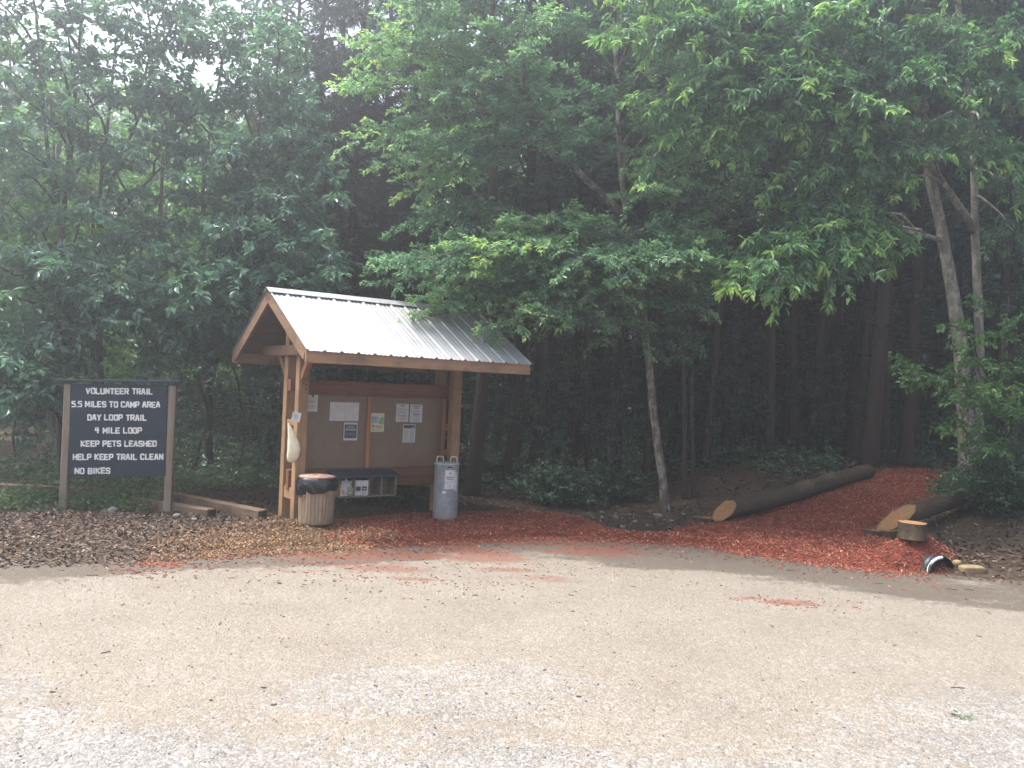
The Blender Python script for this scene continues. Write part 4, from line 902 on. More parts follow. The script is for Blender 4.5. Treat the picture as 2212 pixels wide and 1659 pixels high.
# ------------------------------------------------------------------ notices
def sheet(name, u, w, z, wd, ht, label, cat='notice', tilt=0., mat='paper', curl=.004, rz=0., prints=(), world=None):
    """a sheet of paper: origin at its centre, x right, z up, facing -y; prints: (material, x0, z0, x1, z1) in 0..1 of the sheet"""
    p = kw(u, w, z) if world is None else world
    ob = MB(); nx, nz = 6, 6; rg = np.random.default_rng(int(abs(u * 1000)) + 7)
    X, Z = np.meshgrid(np.linspace(-.5, .5, nx), np.linspace(-.5, .5, nz)); cv = curl * (4 * X ** 2 * (.4 + rg.random()) + rg.normal(size=X.shape) * .12)
    f_ = np.stack([X * wd, -cv - .001, Z * ht], -1).reshape(-1, 3); b_ = f_ + np.array([0, .0008, 0])
    i = np.arange(nz - 1)[:, None] * nx + np.arange(nx - 1)[None]; Q = np.stack([i, i + 1, i + nx + 1, i + nx], -1).reshape(-1, 4)
    ob.add(f_, Q); ob.add(b_, Q[:, ::-1])
    o = ob.build(name, M[mat], smooth=True); o.location = p; o.rotation_euler = (0, tilt, KYAW + rz); tag(o, label, cat)
    by = {}
    for k_, (m_, x0, z0, x1, z1, *pp) in enumerate(prints):
        d_ = by.setdefault(m_, MB()); y_ = -curl * 1.6 - .0025 - .0003 * k_
        if pp:       # polygon given in 0..1
            d_.add([((a - .5) * wd, y_, (c - .5) * ht) for a, c in pp[0]], ngons=[list(range(len(pp[0])))])
        else: d_.add([((x0 - .5) * wd, y_, (z0 - .5) * ht), ((x1 - .5) * wd, y_, (z0 - .5) * ht), ((x1 - .5) * wd, y_, (z1 - .5) * ht), ((x0 - .5) * wd, y_, (z1 - .5) * ht)], [[0, 1, 2, 3]])
    for m_, d_ in by.items(): d_.build('printing', M[m_], o)
    return o
def lines(x0, x1, ztop, zbot, n, m='grey_ink', rag=.15, seed=1, th=.45):
    rg = random.Random(seed); out = []; st_ = (ztop - zbot) / n
    for i in range(n):
        z = ztop - st_ * (i + .5); out.append((m, x0 + rg.random() * rag * .3, z - st_ * th / 2, x1 - rg.random() * rag, z + st_ * th / 2))
    return out
def centred(zc, wd, th, m='ink'): return (m, .5 - wd / 2, zc - th / 2, .5 + wd / 2, zc + th / 2)
leafmark = lambda x, z, s: ('dark_ink', 0, 0, 0, 0, [(x - s, z + s), (x - .2 * s, z + .6 * s), (x + .2 * s, z + s), (x + s, z + .4 * s), (x + .6 * s, z - s), (x, z - .5 * s), (x - .5 * s, z - .2 * s)])
PW = .016
sheet('notice', .70, PW, 1.775, .216, .279, 'white notice half hidden behind the front left post', prints=[leafmark(.62, .82, .10)] + lines(.15, .85, .6, .45, 3) + lines(.15, .85, .35, .15, 4))
rg_ = np.random.default_rng(3)
sheet('trail_map', 1.24, PW, 1.645, .47, .283, 'wide pale line map with a crease down the middle', 'map', prints=[('grey_ink', .495, .02, .5, .98)] + [('grey_ink', *(lambda a, c: (a, c, a + rg_.uniform(.03, .12), c + .008))(rg_.uniform(.05, .85), rg_.uniform(.06, .93))) for _ in range(34)])
sheet('notice', 1.345, PW + .012, 1.345, .222, .27, 'sheet printed almost wholly in dark navy, pinned below the wide map', prints=[('navy_ink', .06, .13, .94, .90), ('paper', .2, .80, .8, .815), ('paper', .3, .75, .7, .765), ('paper', .18, .71, .84, .725), ('grey_ink', .12, .56, .88, .66), ('grey_ink', .12, .40, .88, .415), ('grey_ink', .12, .34, .88, .352), ('grey_ink', .2, .28, .8, .292)])
sheet('notice', 1.79, PW, 1.487, .228, .292, 'colourful child-like poster with green and blue shapes right of the divider', prints=[
    ('peach_print', .08, .90, .82, .96), ('blue_print', .06, .72, .58, .80), ('blue_print', .1, .64, .46, .70), ('green_print', .08, .48, .46, .61),
    ('green_print', 0, 0, 0, 0, [(.50, .50), (.62, .66), (.70, .74), (.80, .80), (.92, .80), (.97, .70), (.97, .45), (.85, .38), (.70, .42)]),
    ('yellow_print', 0, 0, 0, 0, [(.74, .96), (.97, .96), (.97, .84), (.86, .82)]),
    ('red_print', .36, .22, .88, .34), ('pale_green_print', .40, .04, .90, .21), ('pale_green_print', .05, .03, .38, .16), ('red_print', .14, .12, .28, .20), ('dark_ink', .10, .28, .34, .315), ('dark_ink', .16, .31, .28, .36), ('peach_print', .16, .21, .28, .28)])
sheet('notice', 2.215, PW, 1.645, .222, .285, 'plain text notice, the left one of the pair side by side', prints=[centred(.93, .55, .03), centred(.87, .3, .03)] + lines(.12, .88, .76, .64, 4) + lines(.12, .88, .56, .46, 3) + lines(.12, .88, .38, .3, 2, 'ink') + lines(.12, .88, .24, .12, 3))
sheet('notice', 2.462, PW, 1.64, .222, .285, 'text notice with bold heading, the right one of the pair', prints=[centred(.91, .62, .05), centred(.80, .42, .05)] + lines(.12, .88, .68, .56, 3) + [centred(.46, .6, .05), centred(.36, .5, .03)] + lines(.12, .88, .26, .08, 4))
sheet('notice', 2.35, PW, 1.32, .222, .288, 'two column leaflet with a dark header below the pair of notices', prints=[('dark_ink', .05, .78, .95, .96), ('paper', .7, .80, .9, .84)] + [p for a_, s_ in ((.07, 1), (.54, 2)) for p in lines(a_, a_ + .40, .70, .06, 13, 'grey_ink', .1, s_)])
sheet('faded_sheet', 1.80, PW, .95, .2, .28, 'brown faded sheet low on the panel beside the divider', 'sheet', mat='panel_sheet') if False else None

# ------------------------------------------------------------------ leaflets in the rack
def rackpos(q, dw, z): return kw(U0_ + (U1_ - U0_) * q, dw, z)
o = sheet('booklet', 0, 0, 0, .115, .125, 'pale booklet with yellow and red print in the left bay of the rack', 'booklet', tilt=-.03, prints=[('yellow_print', .03, .1, .16, .95), ('red_print', .34, .2, .62, .75), ('blue_print', .66, .2, .9, .4)], world=rackpos(.075, .335, .475))
o = sheet('booklet', 0, 0, 0, .135, .125, 'olive green booklet standing in the rack beside the yellow one', 'booklet', mat='olive_print', prints=[('pale_green_print', .3, .3, .7, .45), ('green_print', .1, .6, .9, .8)], world=rackpos(.185, .33, .475))
mb = MB(); rg = np.random.default_rng(8)
V = [(-.10, 0, -.07), (-.02, -.02, -.09), (.09, -.005, -.08), (.06, -.03, 0), (.10, -.01, .06), (.02, -.035, .05), (-.02, -.01, .10), (-.05, -.03, .05), (-.09, -.015, .06)]
mb.add(V + [(0, -.02, 0)], tris=[[9, i, (i + 1) % 9] for i in range(9)]); mb.add(np.array(V + [(0, -.02, 0)]) + np.array([0, .002, 0]), tris=[[9, (i + 1) % 9, i] for i in range(9)])
o = mb.build('crumpled_paper', M['paper']); o.location = rackpos(.16, .27, .578); o.rotation_euler = (0, 0, KYAW); tag(o, 'crumpled white paper stuffed above the booklets', 'paper')
sheet('leaflet', 0, 0, 0, .10, .225, 'left half of the open white leaflet with a dark picture', 'leaflet', prints=[('dark_ink', .05, .34, .85, .62), ('grey_ink', .1, .1, .8, .2)], world=rackpos(.315, .325, .52), rz=.15) if False else None
sheet('leaflet', 0, 0, 0, .205, .225, 'white folded leaflet with dark pictures standing in the rack', 'leaflet', curl=.012, prints=[('dark_ink', .04, .32, .40, .60), ('dark_ink', .52, .34, .88, .62), ('orange_print', .62, .42, .8, .5), ('grey_ink', .5, .02, .508, .98)] + lines(.55, .9, .28, .1, 3), world=rackpos(.385, .33, .522), tilt=.03)

# ------------------------------------------------------------------ cloth bag and tag on the post
bag = MB(); prof = [(.012, .56), (.022, .53), (.035, .47), (.055, .38), (.078, .28), (.088, .18), (.084, .09), (.066, .03), (.03, .0), (.004, -.006)]
rg = np.random.default_rng(12)
lathe(bag, prof[::-1], n=18, fn=lambda i, a, r_: r_ * (1 + .10 * np.sin(3 * a + i * .7) + .06 * np.sin(7 * a + i)))
V = bag.v[0]; V[:, 1] *= .55; V[:, 0] += .045 * np.sin(V[:, 2] * 7) + .03 * (V[:, 2] > .25) * (V[:, 2] - .25)
o = bag.build('cloth_bag', M['cloth'], smooth=True); P = kw(PA - h - .06, .30, .92); o.location = P; o.rotation_euler = (0, -.06, KYAW * .3); tag(o, 'cream cloth bag hanging on the left side of the front post', 'bag')
mb = MB(); tube(mb, [(.03, 0, .55), (.02, .005, .60), (.03, .0, .66)], .004, 5); mb.build('drawstring', M['cloth'], o)
P = kw(PA - h - .012, .175, 1.565)
sheet('card_tag', 0, 0, 0, .12, .135, 'small white card pinned to the post above the cloth bag', 'card', tilt=.18, rz=-KYAW * .6, prints=[('grey_ink', .25, .6, .75, .66), ('grey_ink', .25, .45, .7, .5), ('grey_ink', .3, .3, .65, .34)], world=kw(PA - h - .03, PD / 2 + .10, 1.57))

# ------------------------------------------------------------------ bins
P = at(684, 1080, 11.5); z0 = float(surf(P[0], P[1])) + .01
can = empty('trash_can', (P[0], P[1], z0), R(20)); can.scale = (.97, .97, .97); tag(can, 'weathered ribbed steel trash can lined with a black plastic bag', 'trash can')
mb = MB(); H_ = .70
prof = [(.0, .0), (.235, .0), (.242, .02), (.244, .06), (.250, .25), (.256, .45), (.262, .60), (.262, .615), (.270, .63), (.270, .65), (.25, .65), (.235, .5), (.225, .05)]
def rib(i, a, r_):
    if 3 <= i <= 6: return r_ + .004 * np.sign(np.sin(a * 30)) * np.abs(np.sin(a * 30)) ** .5
    return r_
lathe(mb, prof, n=180, fn=rib); mb.build('bin_body', M['can_metal'], can, smooth=True)
mb = MB(); n = 96; a = np.arange(n) * 2 * math.pi / n; rg = np.random.default_rng(4)
low = .445 + .04 * np.sin(a * 1 + 2.2) + .010 * np.sin(a * 5) + .006 * np.sin(a * 11 + 1)
rows = []
for f in np.linspace(0, 1, 9):
    z = low * (1 - f) + .665 * f; rr = .272 + .022 * math.sin(f * 3.1) + .008 * np.sin(a * 9 + f * 6) * (1 - f * .5) + .005 * np.sin(a * 23 + f * 9) + .014 * (1 - f) * np.sin(a * 4 + 1)
    rows.append(np.stack([rr * np.cos(a), rr * np.sin(a), z], -1))
rows.append(np.stack([.255 * np.cos(a), .255 * np.sin(a), np.full(n, .672)], -1)); rows.append(np.stack([.235 * np.cos(a), .235 * np.sin(a), np.full(n, .60)], -1))
V = np.concatenate(rows); i = np.arange(len(rows) - 1)[:, None] * n; j = np.arange(n)[None]; j2 = (j + 1) % n
mb.add(V, np.stack([i + j, i + j2, i + n + j2, i + n + j], -1).reshape(-1, 4)); mb.build('bag_liner', M['bag_plastic'], can, smooth=True)
mb = MB(); lathe(mb, [(.262, .668), (.266, .682), (.20, .694), (.10, .702), (.001, .706), (.001, .695), (.24, .675)], n=48); mb.build('lid', M['can_lid'], can, smooth=True)
mb = MB(); aa = np.linspace(0, 2 * math.pi, 20); th = R(-128 - 20)
ring = [np.array([.262 * math.cos(th + .16 * math.cos(q)), .262 * math.sin(th + .16 * math.cos(q)), .40 + .04 * math.sin(q)]) for q in aa]; tube(mb, ring, .006, 6, False); mb.build('handle', M['can_lid'], can)

P = np.array([-.955, 12.72, 0]); z0 = float(surf(P[0], P[1])) - .03
can2 = empty('drop_bin', (P[0], P[1], z0), 0); tag(can2, 'tall smooth galvanised cylinder with two wire handles and a taped notice', 'bin')
mb = MB(); lathe(mb, [(0, 0), (.188, 0), (.19, .01), (.19, .855), (.196, .862), (.199, .875), (.196, .888), (.185, .893), (.06, .90), (.001, .90)], n=64); o = mb.build('bin_body', M['galvanised'], can2, smooth=True)
for x_ in (-.105, .105):
    mb = MB(); tube(mb, resample([(x_ - .05, -.02, .89), (x_ - .05, -.02, .965), (x_ - .035, -.02, .982), (x_ + .035, -.02, .982), (x_ + .05, -.02, .965), (x_ + .05, -.02, .89)], 26), .008, 8); mb.build('handle', M['steel_wire'], can2, smooth=True)
def curved(name, a0, a1, z0_, z1_, m, parent, rr=.1935, n=10):
    mb = MB(); aa = np.linspace(a0, a1, n); V = [(rr * math.cos(q), rr * math.sin(q), z) for z in (z0_, z1_) for q in aa]
    V += [((rr - .002) * math.cos(q), (rr - .002) * math.sin(q), z) for z in (z0_, z1_) for q in aa]
    Q = [[i, i + 1, n + i + 1, n + i] for i in range(n - 1)]; mb.add(V, Q + [[2 * n + k_ for k_ in f[::-1]] for f in Q]); return mb.build(name, M[m], parent, smooth=True)
curved('slot', R(-82), R(-60), .818, .842, 'dark_ink', can2, .1915)
nt2 = empty('bin_notice', (P[0], P[1], z0)); tag(nt2, 'white paper notice taped to the tall galvanised bin', 'notice')
sh = curved('sheet', R(-92), R(-44), .50, .785, 'paper', nt2, .1950); curved('torn_strip', R(-105), R(-84), .425, .47, 'paper', nt2, .1925)
curved('flap', R(-43), R(-28), .47, .75, 'paper', nt2, .197)
for (a0, a1, z0_, z1_, m_) in [(-72, -66, .725, .755, 'dark_ink'), (-86, -52, .672, .685, 'ink'), (-84, -54, .645, .657, 'ink'), (-84, -52, .612, .618, 'grey_ink'), (-84, -54, .592, .598, 'grey_ink'), (-84, -60, .572, .578, 'grey_ink'), (-71, -66, .53, .55, 'ink')]:
    curved('printing', R(a0), R(a1), z0_, z1_, m_, sh, .1962, 5)

# ------------------------------------------------------------------ trail sign
A_ = gnd(134, 1110); B_ = gnd(361, 1113); syaw = math.atan2(B_[1] - A_[1], B_[0] - A_[0])
sign = empty('trail_sign', (A_[0], A_[1], 0), syaw); tag(sign, 'dark navy plank sign with white lettering on two weathered posts', 'sign')
for x0, top in ((-.055, 1.90), (1.385, 1.935)):
    mb = MB(); box(mb, (x0, -.0, -.3), (x0 + .105, .10, top), bev=.012); mb.build('post', M['sign_post'], sign)
planks = []; zb, zt = .56, 1.915; ph = (zt - zb) / 7
for i in range(7):
    mb = MB(); dy = 0
    box(mb, (.052, -.002 + dy, zb + ph * i + .0003), (1.383, .036 + dy, zb + ph * (i + 1) - .0003), bev=.0012); planks.append(mb.build('plank', M['navy_paint'], sign))
mb = MB(); box(mb, (-.09, -.05, 1.945), (1.57, .13, 1.985), bev=.006); cp = mb.build('cap_board', M['navy_paint'], sign)
G_ = {'A': [[(0, 0), (1.5, 6), (2.5, 6), (4, 0)], [(.7, 1.9), (3.3, 1.9)]], 'B': [[(0, 0), (0, 6), (3.4, 6), (3.8, 5.4), (3.8, 3.7), (3.3, 3.1), (4, 2.5), (4, .6), (3.4, 0), (0, 0)], [(0, 3.1), (3.3, 3.1)]],
    'C': [[(4, 5), (3.4, 6), (.6, 6), (0, 5.3), (0, .7), (.6, 0), (3.4, 0), (4, 1)]], 'D': [[(0, 0), (0, 6), (3.2, 6), (4, 5.2), (4, .8), (3.2, 0), (0, 0)]], 'E': [[(4, 6), (0, 6), (0, 0), (4, 0)], [(0, 3), (3.2, 3)]],
    'H': [[(0, 0), (0, 6)], [(4, 0), (4, 6)], [(0, 3), (4, 3)]], 'I': [[(.5, 0), (.5, 6)]], 'K': [[(0, 0), (0, 6)], [(4, 6), (.6, 3), (4, 0)]], 'L': [[(0, 6), (0, 0), (3.8, 0)]],
    'M': [[(0, 0), (0, 6), (2.3, 1.9), (4.6, 6), (4.6, 0)]], 'N': [[(0, 0), (0, 6), (4, 0), (4, 6)]], 'O': [[(.6, 0), (0, .6), (0, 5.4), (.6, 6), (3.4, 6), (4, 5.4), (4, .6), (3.4, 0), (.6, 0)]],
    'P': [[(0, 0), (0, 6), (3.4, 6), (4, 5.4), (4, 3.2), (3.4, 2.6), (0, 2.6)]], 'R': [[(0, 0), (0, 6), (3.4, 6), (4, 5.4), (4, 3.2), (3.4, 2.7), (0, 2.7)], [(1.8, 2.7), (4, 0)]],
    'S': [[(4, 5.2), (3.4, 6), (.6, 6), (0, 5.3), (0, 3.7), (.6, 3.1), (3.4, 3.0), (4, 2.4), (4, .7), (3.4, 0), (.6, 0), (0, .8)]], 'T': [[(0, 6), (4, 6)], [(2, 6), (2, 0)]], 'U': [[(0, 6), (0, .6), (.6, 0), (3.4, 0), (4, .6), (4, 6)]],
    'V': [[(0, 6), (2, 0), (4, 6)]], 'Y': [[(0, 6), (2, 3), (4, 6)], [(2, 3), (2, 0)]], '4': [[(.4, 6), (0, 3), (4, 3)], [(3, 6), (3, 0)]], '5': [[(4, 6), (.2, 6), (.2, 3.5), (3.3, 3.5), (4, 2.8), (4, .7), (3.4, 0), (0, 0)]], '.': [[(0, 0), (.3, 0)]]}
WID = {'I': 1., 'M': 4.6, '.': .3}
def write(mb, txt, x0, x1, z0_, ht, yf, rg):
    adv = []; x = 0
    for ch in txt:
        if ch == ' ': x += 3.4; continue
        adv.append((ch, x)); x += WID.get(ch, 4.) + 2.1
    tot = x - 2.1; sx = (x1 - x0) / tot; sz = ht / 6; k_ = 0; hw = .0095
    for ch, ax in adv:
        jx, jz = rg.normal() * .12, rg.normal() * .12
        for st in G_[ch]:
            for (a, c), (e, f) in zip(st[:-1], st[1:]):
                p = np.array([x0 + (ax + a + jx) * sx, z0_ + (c + jz) * sz]); q = np.array([x0 + (ax + e + jx) * sx, z0_ + (f + jz) * sz])
                d_ = unit(q - p); nn_ = np.array([-d_[1], d_[0]]); k_ += 1; y_ = yf - .0025 - .00035 * (k_ % 7); w_ = hw * rg.uniform(.9, 1.12)
                o_ = [p - nn_ * w_ - d_ * .2 * w_, p - nn_ * .5 * w_ - d_ * .85 * w_, p + nn_ * .5 * w_ - d_ * .85 * w_, p + nn_ * w_ - d_ * .2 * w_, q + nn_ * w_ + d_ * .2 * w_, q + nn_ * .5 * w_ + d_ * .85 * w_, q - nn_ * .5 * w_ + d_ * .85 * w_, q - nn_ * w_ + d_ * .2 * w_]
                V = [(u_[0], y_, u_[1]) for u_ in o_] + [(u_[0], yf + .004, u_[1]) for u_ in o_]
                mb.add(V, [[i, i + 8, (i + 1) % 8 + 8, (i + 1) % 8] for i in range(8)], ngons=[list(range(8))[::-1]])
rg = np.random.default_rng(2)
for i, (txt, x0, x1, zc) in enumerate([('VOLUNTEER TRAIL', .272, 1.18, 1.815), ('5.5 MILES TO CAMP AREA', .080, 1.283, 1.622), ('DAY LOOP TRAIL', .298, 1.096, 1.428), ('4 MILE LOOP', .405, 1.036, 1.238), ('KEEP PETS LEASHED', .214, 1.244, 1.044), ('HELP KEEP TRAIL CLEAN', .108, 1.337, .849), ('NO BIKES', .136, .608, .645)]):
    lt = MB(); write(lt, txt, x0, x1, zc - .037, .074, -.004, rg); lt.build('lettering', M['letter_paint'], planks[6 - i])
rm = Matrix.Rotation(-.029, 4, 'Y'); pv_ = Vector((.72, 0, 1.2))       # the boards hang a little out of level
for o in sign.children:
    if not o.name.startswith('post'): o.rotation_euler = (0, -.029, 0); o.location = pv_ - rm @ pv_

# ------------------------------------------------------------------ timbers by the sign
def timber(a, b_, ztop, label, hgt=.24, wd=.16):
    a = np.array(a[:2]); b_ = np.array(b_[:2]); L = np.linalg.norm(b_ - a); yaw = math.atan2(*(b_ - a)[::-1])
    root = empty('landscape_timber', (a[0], a[1], ztop), yaw); tag(root, label, 'timber')
    mb = MB(); box(mb, (0, -wd / 2, -hgt), (L, wd / 2, 0), bev=.012)
    V = mb.v[0]; rg = np.random.default_rng(int(L * 1000)); V += rg.normal(size=V.shape) * .004
    mb.build('beam', M['tie_wood'], root)
    for x_ in (-.003, L + .003):
        e_ = MB(); e_.add([(x_, -wd / 2 + .012, -hgt + .012), (x_, wd / 2 - .012, -hgt + .012), (x_, wd / 2 - .012, -.012), (x_, -wd / 2 + .012, -.012)], [[0, 1, 2, 3] if x_ > 0 else [3, 2, 1, 0]]); e_.build('end_grain', M['tie_end'], root)
    return root
timber(at(-160, 1074, 13.5), at(362, 1081, 13.45), .18, 'long weathered timber lying behind the sign posts')
timber(at(370, 1084, 13.35), at(568, 1114, 11.85), .19, 'timber running forward from the sign towards the shelter post')
timber(at(290, 1103, 12.75), at(458, 1112, 11.95), .16, 'short lower timber beside the right sign post')

# ------------------------------------------------------------------ logs, slices and stump
def log(a, b_, r0, r1, slant, name, label, bend=.05, seed=1, slant2=0.):
    """a: cut end towards the viewer; slant shears the cut so that its lower edge sticks out"""
    rg = np.random.default_rng(seed); a = np.array(a, float); b_ = np.array(b_, float)
    P = curve(a, b_, rg, 0., 16, .004); P[:, 0] += bend * np.sin(np.linspace(0, math.pi, 16) * 2.)
    T, N, Bn = frames(P); n = 28; an = np.arange(n) * 2 * math.pi / n
    r = np.linspace(r0, r1, 16)[:, None] * (1 + .04 * rg.normal(size=(16, n)) + .03 * np.sin(an * 3 + 1)[None])
    V = P[:, None] + r[..., None] * (np.cos(an)[None, :, None] * N[:, None] + np.sin(an)[None, :, None] * Bn[:, None])
    ax = T[0]; up = np.array([0, 0, 1.]) - ax * ax[2]; up = unit(up); side = np.cross(ax, up)
    for i in range(4):
        off = (V[i] - P[i]) @ up; off2 = (V[i] - P[i]) @ side
        V[i] += ax * ((off * slant + off2 * slant2) * (1 - i / 4.))[:, None]
    root = empty(name, a); tag(root, label, 'log')
    mb = MB(); i = np.arange(15)[:, None] * n; j = np.arange(n)[None]; j2 = (j + 1) % n
    mb.add(V.reshape(-1, 3), np.stack([i + j, i + j2, i + n + j2, i + n + j], -1).reshape(-1, 4), ngons=[list(range(15 * n, 16 * n))])
    mb.build('bark', M['bark_log'], root, smooth=True, off=a)
    mb = MB(); c = V[0].mean(0); fr = [1., .93, .7, .45, .25, .08]; Vc = np.concatenate([c + (V[0] - c) * f * (1 + .05 * rg.normal(size=(n, 1)) * (f < .97)) + ax * .006 * rg.normal(size=(n, 1)) for f in fr])
    i = np.arange(len(fr) - 1)[:, None] * n; A = np.repeat([1., .88, .6, .48, .25, 0], n)
    mb.add(Vc, np.stack([i + j2, i + j, i + n + j, i + n + j2], -1).reshape(-1, 4), ngons=[list(range(5 * n, 6 * n))], attr=A)
    mb.build('cut_face', M['cut_wood'], root, off=a)
    return root
log(at(1564, 1103, 13.3), at(1876, 1018, 15.6), .15, .14, 1.25, 'fallen_log', 'long dark log edging the left side of the mulch path, cut end facing the lot', seed=3, slant2=.45, bend=.03)
log(at(1938, 1119, 12.9), at(2120, 1060, 14.2), .145, .135, 2.8, 'fallen_log', 'shorter dark log with a long slanting pale cut, right of the mulch path', seed=5, slant2=.9, bend=.0)
def slice_(px, py, r, hgt, label, name='log_slice', tilt=(0, 0), seed=1, cat='log slice'):
    P = gz(px, py); rg = np.random.default_rng(seed); root = empty(name, (P[0], P[1], P[2] - .03)); root.rotation_euler = (*tilt, rg.random() * 6)
    tag(root, label, cat); n = 30; ph_ = rg.random(3) * 6
    wob = lambda i, a, r_: r_ * (1 + .04 * np.sin(2 * a + ph_[0]) + .03 * np.sin(5 * a + ph_[1]) + .012 * np.sin(13 * a + ph_[2]))
    mb = MB(); lathe(mb, [(r * 1.03, 0), (r, hgt * .3), (r * 1.01, hgt * .7), (r, hgt)], n=n, fn=wob); mb.build('bark', M['bark_log'], root, smooth=True)
    mb = MB(); fr = [1., .94, .7, .42, .2, .03]; V = []
    a = np.arange(n) * 2 * math.pi / n; rr = wob(0, a, np.full(n, r))
    for f in fr: V.append(np.stack([rr * f * np.cos(a), rr * f * np.sin(a), np.full(n, hgt + .003 * (1 - f))], -1))
    i = np.arange(5)[:, None] * n; j = np.arange(n)[None]; j2 = (j + 1) % n
    mb.add(np.concatenate(V), np.stack([i + j, i + j2, i + n + j2, i + n + j], -1).reshape(-1, 4), ngons=[list(range(5 * n, 6 * n))], attr=np.repeat([1., .86, .6, .5, .25, 0], n)); mb.build('cut_face', M['cut_wood'], root)
    return root
slice_(1970, 1158, .175, .21, 'short upright log round, the tallest of the cut pieces by the right log', 'log_round', cat='log round', seed=4)
slice_(1918, 1158, .165, .14, 'thin log slice lying against the slanting cut of the right log', tilt=(.06, .05), seed=5)
slice_(1880, 1156, .13, .11, 'small dark log slice half covered by red mulch', tilt=(.04, -.08), seed=6)
slice_(1533, 1126, .17, .09, 'flat dark slice under the cut end of the long log', tilt=(.05, .03), seed=7)

# ------------------------------------------------------------------ drain pipe and rocks
P = onz0([(2034, 1238)])[0]
pipe = empty('drain_pipe', (P[0], P[1] - .02, .02)); tag(pipe, 'black corrugated drain pipe mouth with a pale rim under the mulch', 'drain pipe')
ax = unit(np.array([-.30, 1., -.08])); mb = MB(); n = 40; L = .5; m_ = 20
pp = [np.array([0, 0, 0]) + ax * L * i / m_ for i in range(m_ + 1)]
tube(mb, pp, [.19 + .012 * math.sin(i * 2 * math.pi / 4) for i in range(m_ + 1)], n, False); tube(mb, pp[::-1], [.172 + .010 * math.sin(i * 2 * math.pi / 4) for i in range(m_ + 1)][::-1], n, False)
mb.build('pipe_wall', M['black_plastic'], pipe, smooth=True)
mb = MB(); T, N, Bn = frames(np.array([pp[0] - ax * .03, pp[0], pp[0] + ax * .03]))
aa = np.linspace(R(150), R(262), 22); up = np.array([0, 0, 1.]); sd_ = unit(np.cross(ax, up))
for r_ in (.176, .198): mb.add([(-sd_ * r_ * math.cos(q) * -1 + up * r_ * -math.sin(q)) * np.array([1, 1, 1]) + ax * z for z in (-.012, .05) for q in np.linspace(R(185), R(262), 22)], [[i, i + 1, 22 + i + 1, 22 + i] for i in range(21)])
ring = []
for q in np.linspace(R(95), R(185), 22): ring.append(np.array([math.cos(q) * .183, 0, math.sin(q) * .183]) + np.array([0, -.012, .0]))
mb = MB(); tube(mb, ring, .020, 8); mb.build('pale_rim', M['white_plastic'], pipe, smooth=True)

def rock(P, s, seed, label, mat='rock', name='rock', group=None, flat=.6, sq=None):
    rg = np.random.default_rng(seed); import bmesh
    bm = bmesh.new(); bmesh.ops.create_icosphere(bm, subdivisions=3, radius=1)
    pl = [unit(rg.normal(size=3)) for _ in range(9)]; dd = rg.uniform(.62, .9, 9)
    for v in bm.verts:
        c = np.array(v.co)
        if sq: c = np.sign(c) * np.abs(c) ** .45 * .8
        for q_, d_ in zip(pl, dd):
            e_ = c @ q_
            if e_ > d_ and not sq: c = c - q_ * (e_ - d_) * .85
        c = c * (1 + .05 * (fbm(c[0] * 3 + 9, c[1] * 3 + c[2] * 2 + 5, seed) - .5))
        v.co = c * np.array(s if not np.isscalar(s) else (s, s * .85, s * flat))
    me = bpy.data.meshes.new(name); bm.to_mesh(me); bm.free(); me.materials.append(M[mat])
    o = bpy.data.objects.new(name, me); COL.objects.link(o); o.location = P; o.rotation_euler = (0, 0, rg.random() * 6 if not sq else .1); tag(o, label, 'rock', group); return o
P = onz0([(2099, 1240)])[0]; rock((P[0], P[1], .05), (.19, .11, .075), 3, 'tan sandstone block beside the drain pipe', 'sandstone', sq=True)
P = gz(2068, 1222); rock(P + np.array([0, 0, .03]), .065, 4, 'small pale stone wedged between the pipe and the sandstone block', 'sandstone', flat=.8)
proto = None; rg = np.random.default_rng(21)
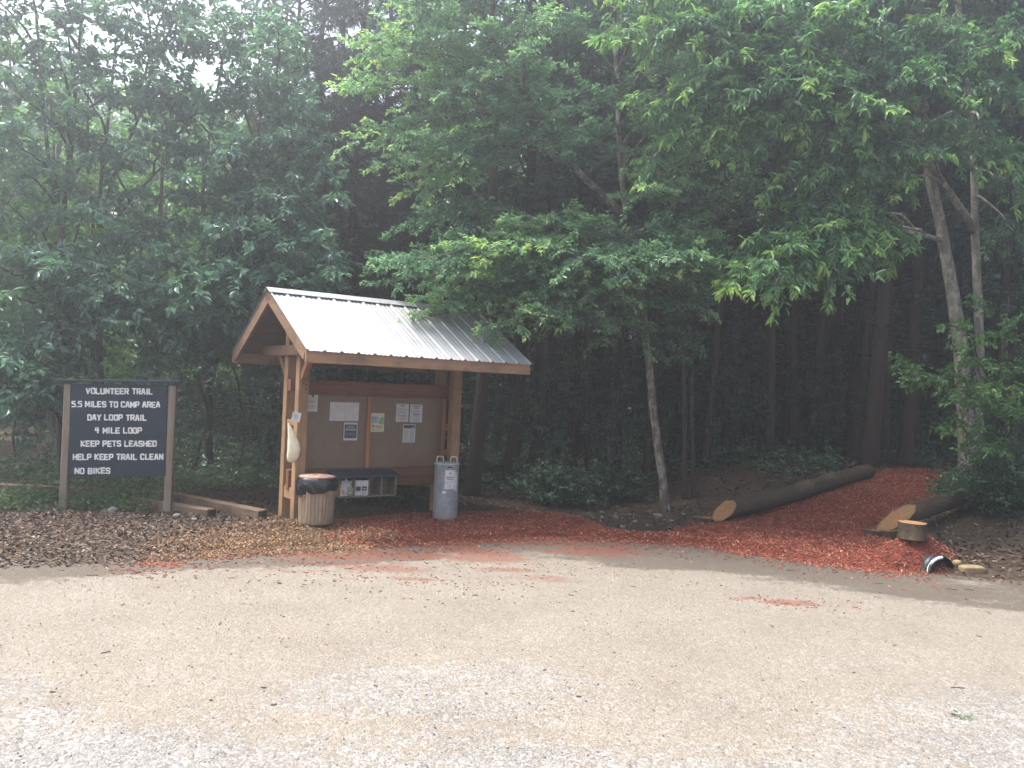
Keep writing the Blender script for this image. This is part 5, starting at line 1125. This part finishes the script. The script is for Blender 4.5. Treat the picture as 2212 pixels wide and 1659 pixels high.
for i, (px, py, s_) in enumerate([(1420, 1118, .11), (1345, 1140, .06), (1372, 1128, .05), (1398, 1136, .05), (1450, 1126, .05), (1330, 1118, .05), (1475, 1112, .045), (1360, 1112, .04), (1300, 1108, .05), (1500, 1120, .04), (1405, 1106, .05)]):
    P = gz(px, py); rock(P + np.array([0, 0, s_ * .2]), s_, 30 + i, 'largest pale rock in the stony drain' if i == 0 else 'small pale rock in the stony drain left of the long log', group=None if i == 0 else 'rocks in the drain')
for i, (px, py, s_, lb) in enumerate([(245, 1106, .10, 'pale rock in the weeds under the middle of the sign'), (383, 1117, .07, 'pale rock at the foot of the right sign post'), (420, 1124, .05, 'small grey rock beside the short timber'), (560, 1170, .03, 'small white stone on the wood chips'), (840, 1148, .025, 'white pebble on the red mulch')]):
    P = gz(px, py); rock(P + np.array([0, 0, s_ * .2]), s_, 50 + i, lb)
# leaf twigs fallen on the lot
for i, (px, py, s_, lb) in enumerate([(2050, 1548, .05, 'green leafy sprig dropped on the gravel at the right')]):
    t = Tree(200 + i, leafL=.03, leafW=.014, per=6, flat=.3, droop=.0, tw=.03, twL=.05, planar=.1); P = onz0([(px, py)])[0]; b = np.array([P[0], P[1], .02]); t.secondary(b, np.array([1, -.1, 0.]), .14, .002)
    root = empty('leaf_sprig', b); tag(root, lb, 'sprig'); t.wood.build('stem', M['bark_brown'], root, off=b); t.leaves().build('leaves', M['sapling_leaf'], root, off=b)

# ------------------------------------------------------------------ haze volume, added to lift the darks like lens veiling
mb = MB(); box(mb, (-112, -90, -1.6), (112, 112, 24), bev=.01)
hz = mb.build('haze', None); hz['kind'] = 'stuff'; tag(hz, 'pale haze volume added to stand in for lens veiling over the trees', 'haze')
hm = bpy.data.materials.new('haze'); hm.use_nodes = True; ht = hm.node_tree; ht.nodes.clear()
pv = ht.nodes.new('ShaderNodeVolumePrincipled'); pv.inputs['Color'].default_value = (.88, .93, 1, 1); pv.inputs['Density'].default_value = .0105; pv.inputs['Anisotropy'].default_value = .76
mo = ht.nodes.new('ShaderNodeOutputMaterial'); ht.links.new(pv.outputs[0], mo.inputs['Volume']); hz.data.materials.append(hm)
